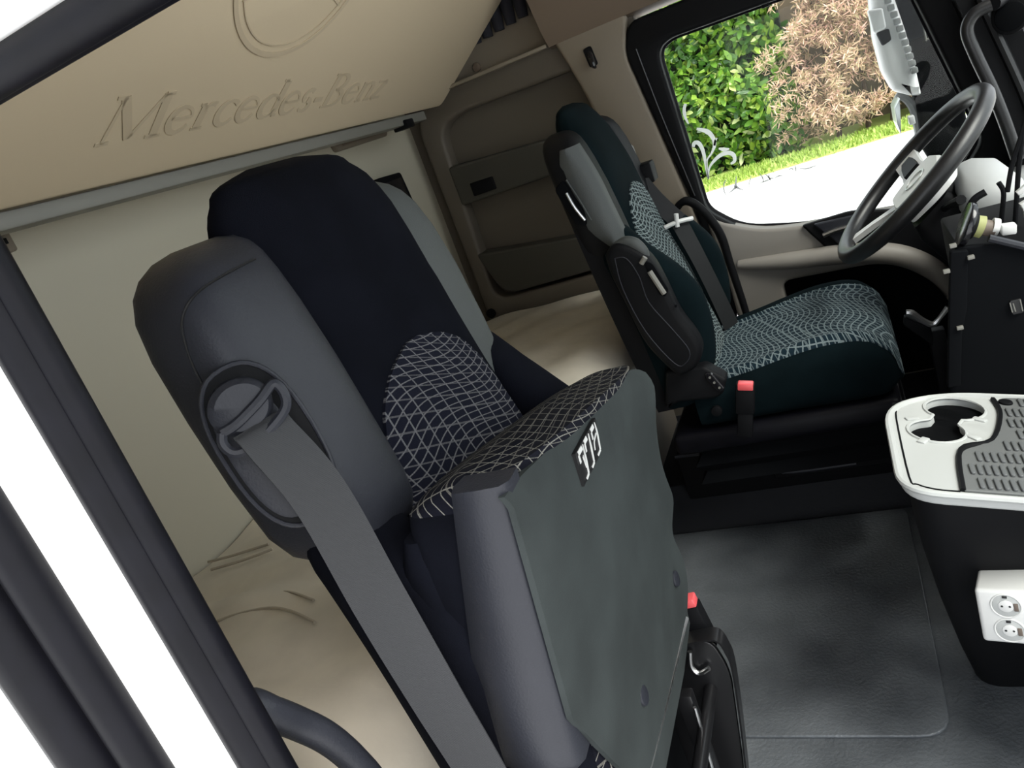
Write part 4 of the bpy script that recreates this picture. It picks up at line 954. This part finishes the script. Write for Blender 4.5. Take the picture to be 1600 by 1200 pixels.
# double wall socket on the console side
sk = thing('power_socket', 'white surface-mounted double power socket on the side of the centre console', 'socket', (.09, 1.10, .35))
SKo = Vector((.092, 1.080, .335)); SKm = Matrix.Translation(SKo) @ Matrix.Rotation(math.radians(-13), 4, 'Z') @ Matrix.Rotation(math.radians(-6), 4, 'X')
def skl(name, me, m, par):
    me.transform(SKm); return link(name, me, m, par)
skb = skl('socket_box', box(-.0365, .0365, -.035, .040, -.045, .043, .006, 3), 'whiteplastic', sk)
for dz in (.0185, -.0215):
    rg = skl('socket_ring', tube([(.0185 * math.cos(t), -.0352, dz + .0185 * math.sin(t)) for t in np.linspace(0, 2*math.pi, 32, endpoint=False)], .0014, 8, 0, closed=True), 'whiteplastic', skb)
    skl('socket_dish', cyl((0, -.0345, dz), (0, -1, 0), .0172, .003, 28, .0005), 'traygrey', rg)
    skl('socket_core', cyl((0, -.0350, dz), (0, -1, 0), .0095, .004, 20, .0008), 'whiteplastic', rg)
    for dx in (-.0048, .0048): skl('pin_hole', cyl((dx, -.0368, dz), (0, -1, 0), .0016, .001, 12, 0), 'ink', rg)
    skl('earth_clip', box(.0095, .0150, -.0375, -.0355, dz - .007, dz + .005, .0006), 'brownfit', rg)
    skl('earth_clip', box(-.003, .003, -.0375, -.0355, dz + .013, dz + .0165, .0006), 'ink', rg)

# ================================================================== front of the cab
wf = thing('wall_front', 'black bulkhead and windscreen at the front of the cab', None, (XW, 1.35, 0), kind='structure')
link('bulkhead', box(XW, XW + .05, YN, YF, -.06, .68, 0), 'black', wf)
link('windscreen', loft([[np.array([x, y, z]) for x, z in ((XW, .68), (XW + .006, .68), (.72, 1.95), (.714, 1.95))] for y in (YN, YF)]), 'glass', wf, 0)

# ================================================================== outside
GZ = -1.4
gd = tag(link('ground', box(-60, 60, -40, 80, GZ - .2, GZ, 0), 'road'), 'pale concrete yard around the truck', None, None, 'structure')
# outside mirror of the driver door
mr = thing('side_mirror', 'white and black outside mirror beyond the driver window', 'mirror', (.28, 2.72, .7))
ho = rounded(XZ([(1388, -120), (1455, -130), (1480, 0), (1500, 140), (1512, 212), (1526, 238), (1518, 252), (1460, 262), (1440, 230), (1428, 150), (1408, 60)], 2.70), .01)
link('mirror_housing', plate(ho, 'y', 2.66, 2.78, .012), 'blackmatte', mr)
cap = XZ([(1356, -60), (1356, 0), (1362, 60), (1375, 110), (1392, 140), (1420, 147), (1436, 146), (1428, 110), (1412, 50), (1395, 0), (1385, -60)], 2.70)
link('mirror_cap', plate(rounded(cap, .01), 'y', 2.62, 2.74, .025), 'white', mr, 60)
link('cap_lug', plate(rounded(XZ([(1354, 16), (1378, 12), (1384, 44), (1364, 53)], 2.63), .008), 'y', 2.60, 2.64, .006), 'white', mr)
link('lug_joint', plate(rounded(XZ([(1368, 52), (1388, 44), (1392, 62), (1378, 72)], 2.63), .006), 'y', 2.605, 2.64, .004), 'black', mr)
for k in range(12):
    t = k / 11; px = 1382 + 46 * t + 3 * math.sin(3 * t); py = -10 + 120 * t
    q = at(px, py, 1, 2.62); link('serration', box(q[0] - .009, q[0] + .009, 2.61, 2.65, q[2] - .008, q[2] + .008, .003), 'dashgrey', mr)
link('mirror_glass', plate(rounded(XZ([(1394, 166), (1402, 150), (1404, 205), (1398, 190)], 2.70), .002), 'y', 2.62, 2.76, .001), 'steel', mr)
link('lower_bracket', tube(P3([(1400, 148), (1418, 156), (1430, 175), (1436, 210)], 1, 2.70), [.008, .012, .014, .012], 8, 4), 'dashgrey', mr)
link('bracket_bolt', box(*(at(1424, 187, 1, 2.66)[0] + np.array([-.008, .008])), 2.64, 2.68, at(1424, 187, 1, 2.66)[2] - .012, at(1424, 187, 1, 2.66)[2] + .012, .003), 'white', mr)
link('wire_stay', tube(P3([(1436, -30), (1440, 20), (1447, 61), (1449, 61), (1475, 56), (1502, 51)], 1, 2.645), .0028, 6, 3), 'rail', mr)
for z_ in (.72, 1.38):
    link('mirror_arm', tube([(.33, 2.70, z_), (.40, 2.62, z_), (.47, 2.50, z_ - .02)], .018, 8, 3), 'black', mr)

def leaves(n, boxf, L, Wd, up_bias=.3, droop=.2):
    """n leaf blades (4 triangles, slightly folded) at places given by boxf()"""
    V = np.zeros((n, 6, 3)); 
    c = boxf(n)
    d = rng.normal(size=(n, 3)); d[:, 2] += up_bias; d[:, 1] -= .25; d /= np.linalg.norm(d, axis=1)[:, None]
    s = np.cross(d, rng.normal(size=(n, 3)) * .6 + np.array([0, -1, .5])); s /= np.linalg.norm(s, axis=1)[:, None]
    nn = np.cross(d, s); l = L * rng.uniform(.7, 1.25, n)[:, None]; w = Wd * rng.uniform(.75, 1.2, n)[:, None]
    V[:, 0] = c; V[:, 1] = c + d * l * .35 + s * w * .5 - nn * w * .12; V[:, 2] = c + d * l * .75 + s * w * .36 - nn * w * .1; V[:, 3] = c + d * l - nn * l * droop * .3
    V[:, 4] = c + d * l * .75 - s * w * .36 - nn * w * .1; V[:, 5] = c + d * l * .35 - s * w * .5 - nn * w * .12
    idx = (np.arange(n) * 6)[:, None]
    f = np.concatenate([idx + np.array([0, 1, 2, 3]), idx + np.array([0, 3, 4, 5])])
    me = bpy.data.meshes.new('lv'); me.from_pydata(V.reshape(-1, 3).tolist(), [], f.tolist()); me.update(); return me
HY = 19.0
# grass verge
vg = tag(link('grass_verge', leaves(16000, lambda n: np.stack([rng.uniform(-14, 14, n), rng.uniform(17.3, 18.8, n), np.full(n, GZ)], 1), .13, .03, 2.2), 'grass', None, 0), 'sunlit green grass strip below the hedge', 'grass', None, 'stuff')
vs = tag(link('verge_soil', box(-14, 14, 17.3, 22, GZ, GZ + .015, 0), 'grass'), 'earth under the grass strip', None, None, 'structure')
def hedge(name, label, x0, x1, y0, y1, z1, n, m, L, Wd, grp=None, cat='hedge', core=True):
    t = thing(name, label, cat, ((x0 + x1) / 2, (y0 + y1) / 2, GZ), grp)
    def bf(n):
        k = rng.uniform(0, 1, n); x = rng.uniform(x0, x1, n); z = rng.uniform(GZ + .05, z1, n)
        dep = np.abs(rng.normal(0, .22, n)); bul = .18 * np.sin(x * 2.1 + 1) + .15 * np.sin(z * 2.7 + x) + .1 * np.sin(x * 5.3 + z * 3.1)
        return np.stack([x, y0 + .25 + bul + dep, z], 1)
    link('foliage', leaves(n, bf, L, Wd), m, t, 0)['kind'] = 'stuff'
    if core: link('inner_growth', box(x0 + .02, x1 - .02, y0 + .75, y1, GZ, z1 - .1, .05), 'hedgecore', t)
    for k in range(5):
        x = x0 + (x1 - x0) * (k + .5) / 5
        link('stem', tube([(x, y0 + .8, GZ), (x + .05, y0 + .75, GZ + .8), (x - .04, y0 + .8, GZ + 1.8)], [.04, .03, .02], 6, 3), 'branch', t)
    return t
hedge('laurel_hedge', 'bright green laurel hedge beyond the driver window', -6.5, -.55, 18.9, 20.6, 3.6, 9500, 'laurel', .27, .12)
hedge('laurel_hedge', 'green laurel hedge beyond the outside mirror', 1.9, 7.0, 18.9, 20.6, 3.6, 6500, 'laurel', .27, .12)
# feathery pinkish shrub between the hedges
fs = thing('feathery_shrub', 'feathery pinkish beige shrub between the two green hedges', 'shrub', (.7, 19.2, GZ))
ms = []
for k in range(190):
    x0 = rng.uniform(-.45, 2.0); z0 = rng.uniform(GZ + .25, 3.7); y0 = 18.7 + rng.uniform(0, .8); dx = rng.uniform(-.9, .5)
    P = smoothpath([(x0 + .4, 19.4, z0 - .3), (x0, y0, z0), (x0 + dx * .6, y0 - .25, z0 + .05), (x0 + dx, y0 - .4, z0 - .10)], 8)
    Pn = np.array(P)
    ms.append(leaves(90, lambda n: Pn[rng.integers(6, len(Pn), n)] + rng.normal(0, .05, (n, 3)), .17, .025, 0.0, .4))
link('foliage', joinm(ms), 'pinkleaf', fs, 0)['kind'] = 'stuff'
link('inner_growth', box(-.95, 2.3, 20.65, 21.0, GZ, 3.5, .05), mat('shrub_core', (.30, .24, .17), 1, var=.4, vscale=2), fs)
for x in (.1, .7, 1.2): link('stem', tube([(x, 19.45, GZ), (x + .1, 19.4, GZ + 1.2), (x - .05, 19.4, 2.2)], [.06, .045, .02], 8, 3), 'branch', fs)
# pale tree behind
tt = thing('pale_tree', 'pale green tree rising behind the laurel hedge', 'tree', (-1.2, 23, GZ))
link('trunk', tube([(-1.2, 23, GZ), (-1.1, 23, 1.5), (-1.3, 23, 4.5)], [.16, .12, .06], 10, 3), 'branch', tt)
def crown(n):
    v = rng.normal(size=(n, 3)); v /= np.linalg.norm(v, axis=1)[:, None]; return np.array([-1.2, 22.8, 4.2]) + v * np.array([3.2, 1.4, 2.6]) * rng.uniform(.55, 1, n)[:, None] ** .5
link('foliage', leaves(5000, crown, .3, .14), 'paleleaf', tt, 0)['kind'] = 'stuff'
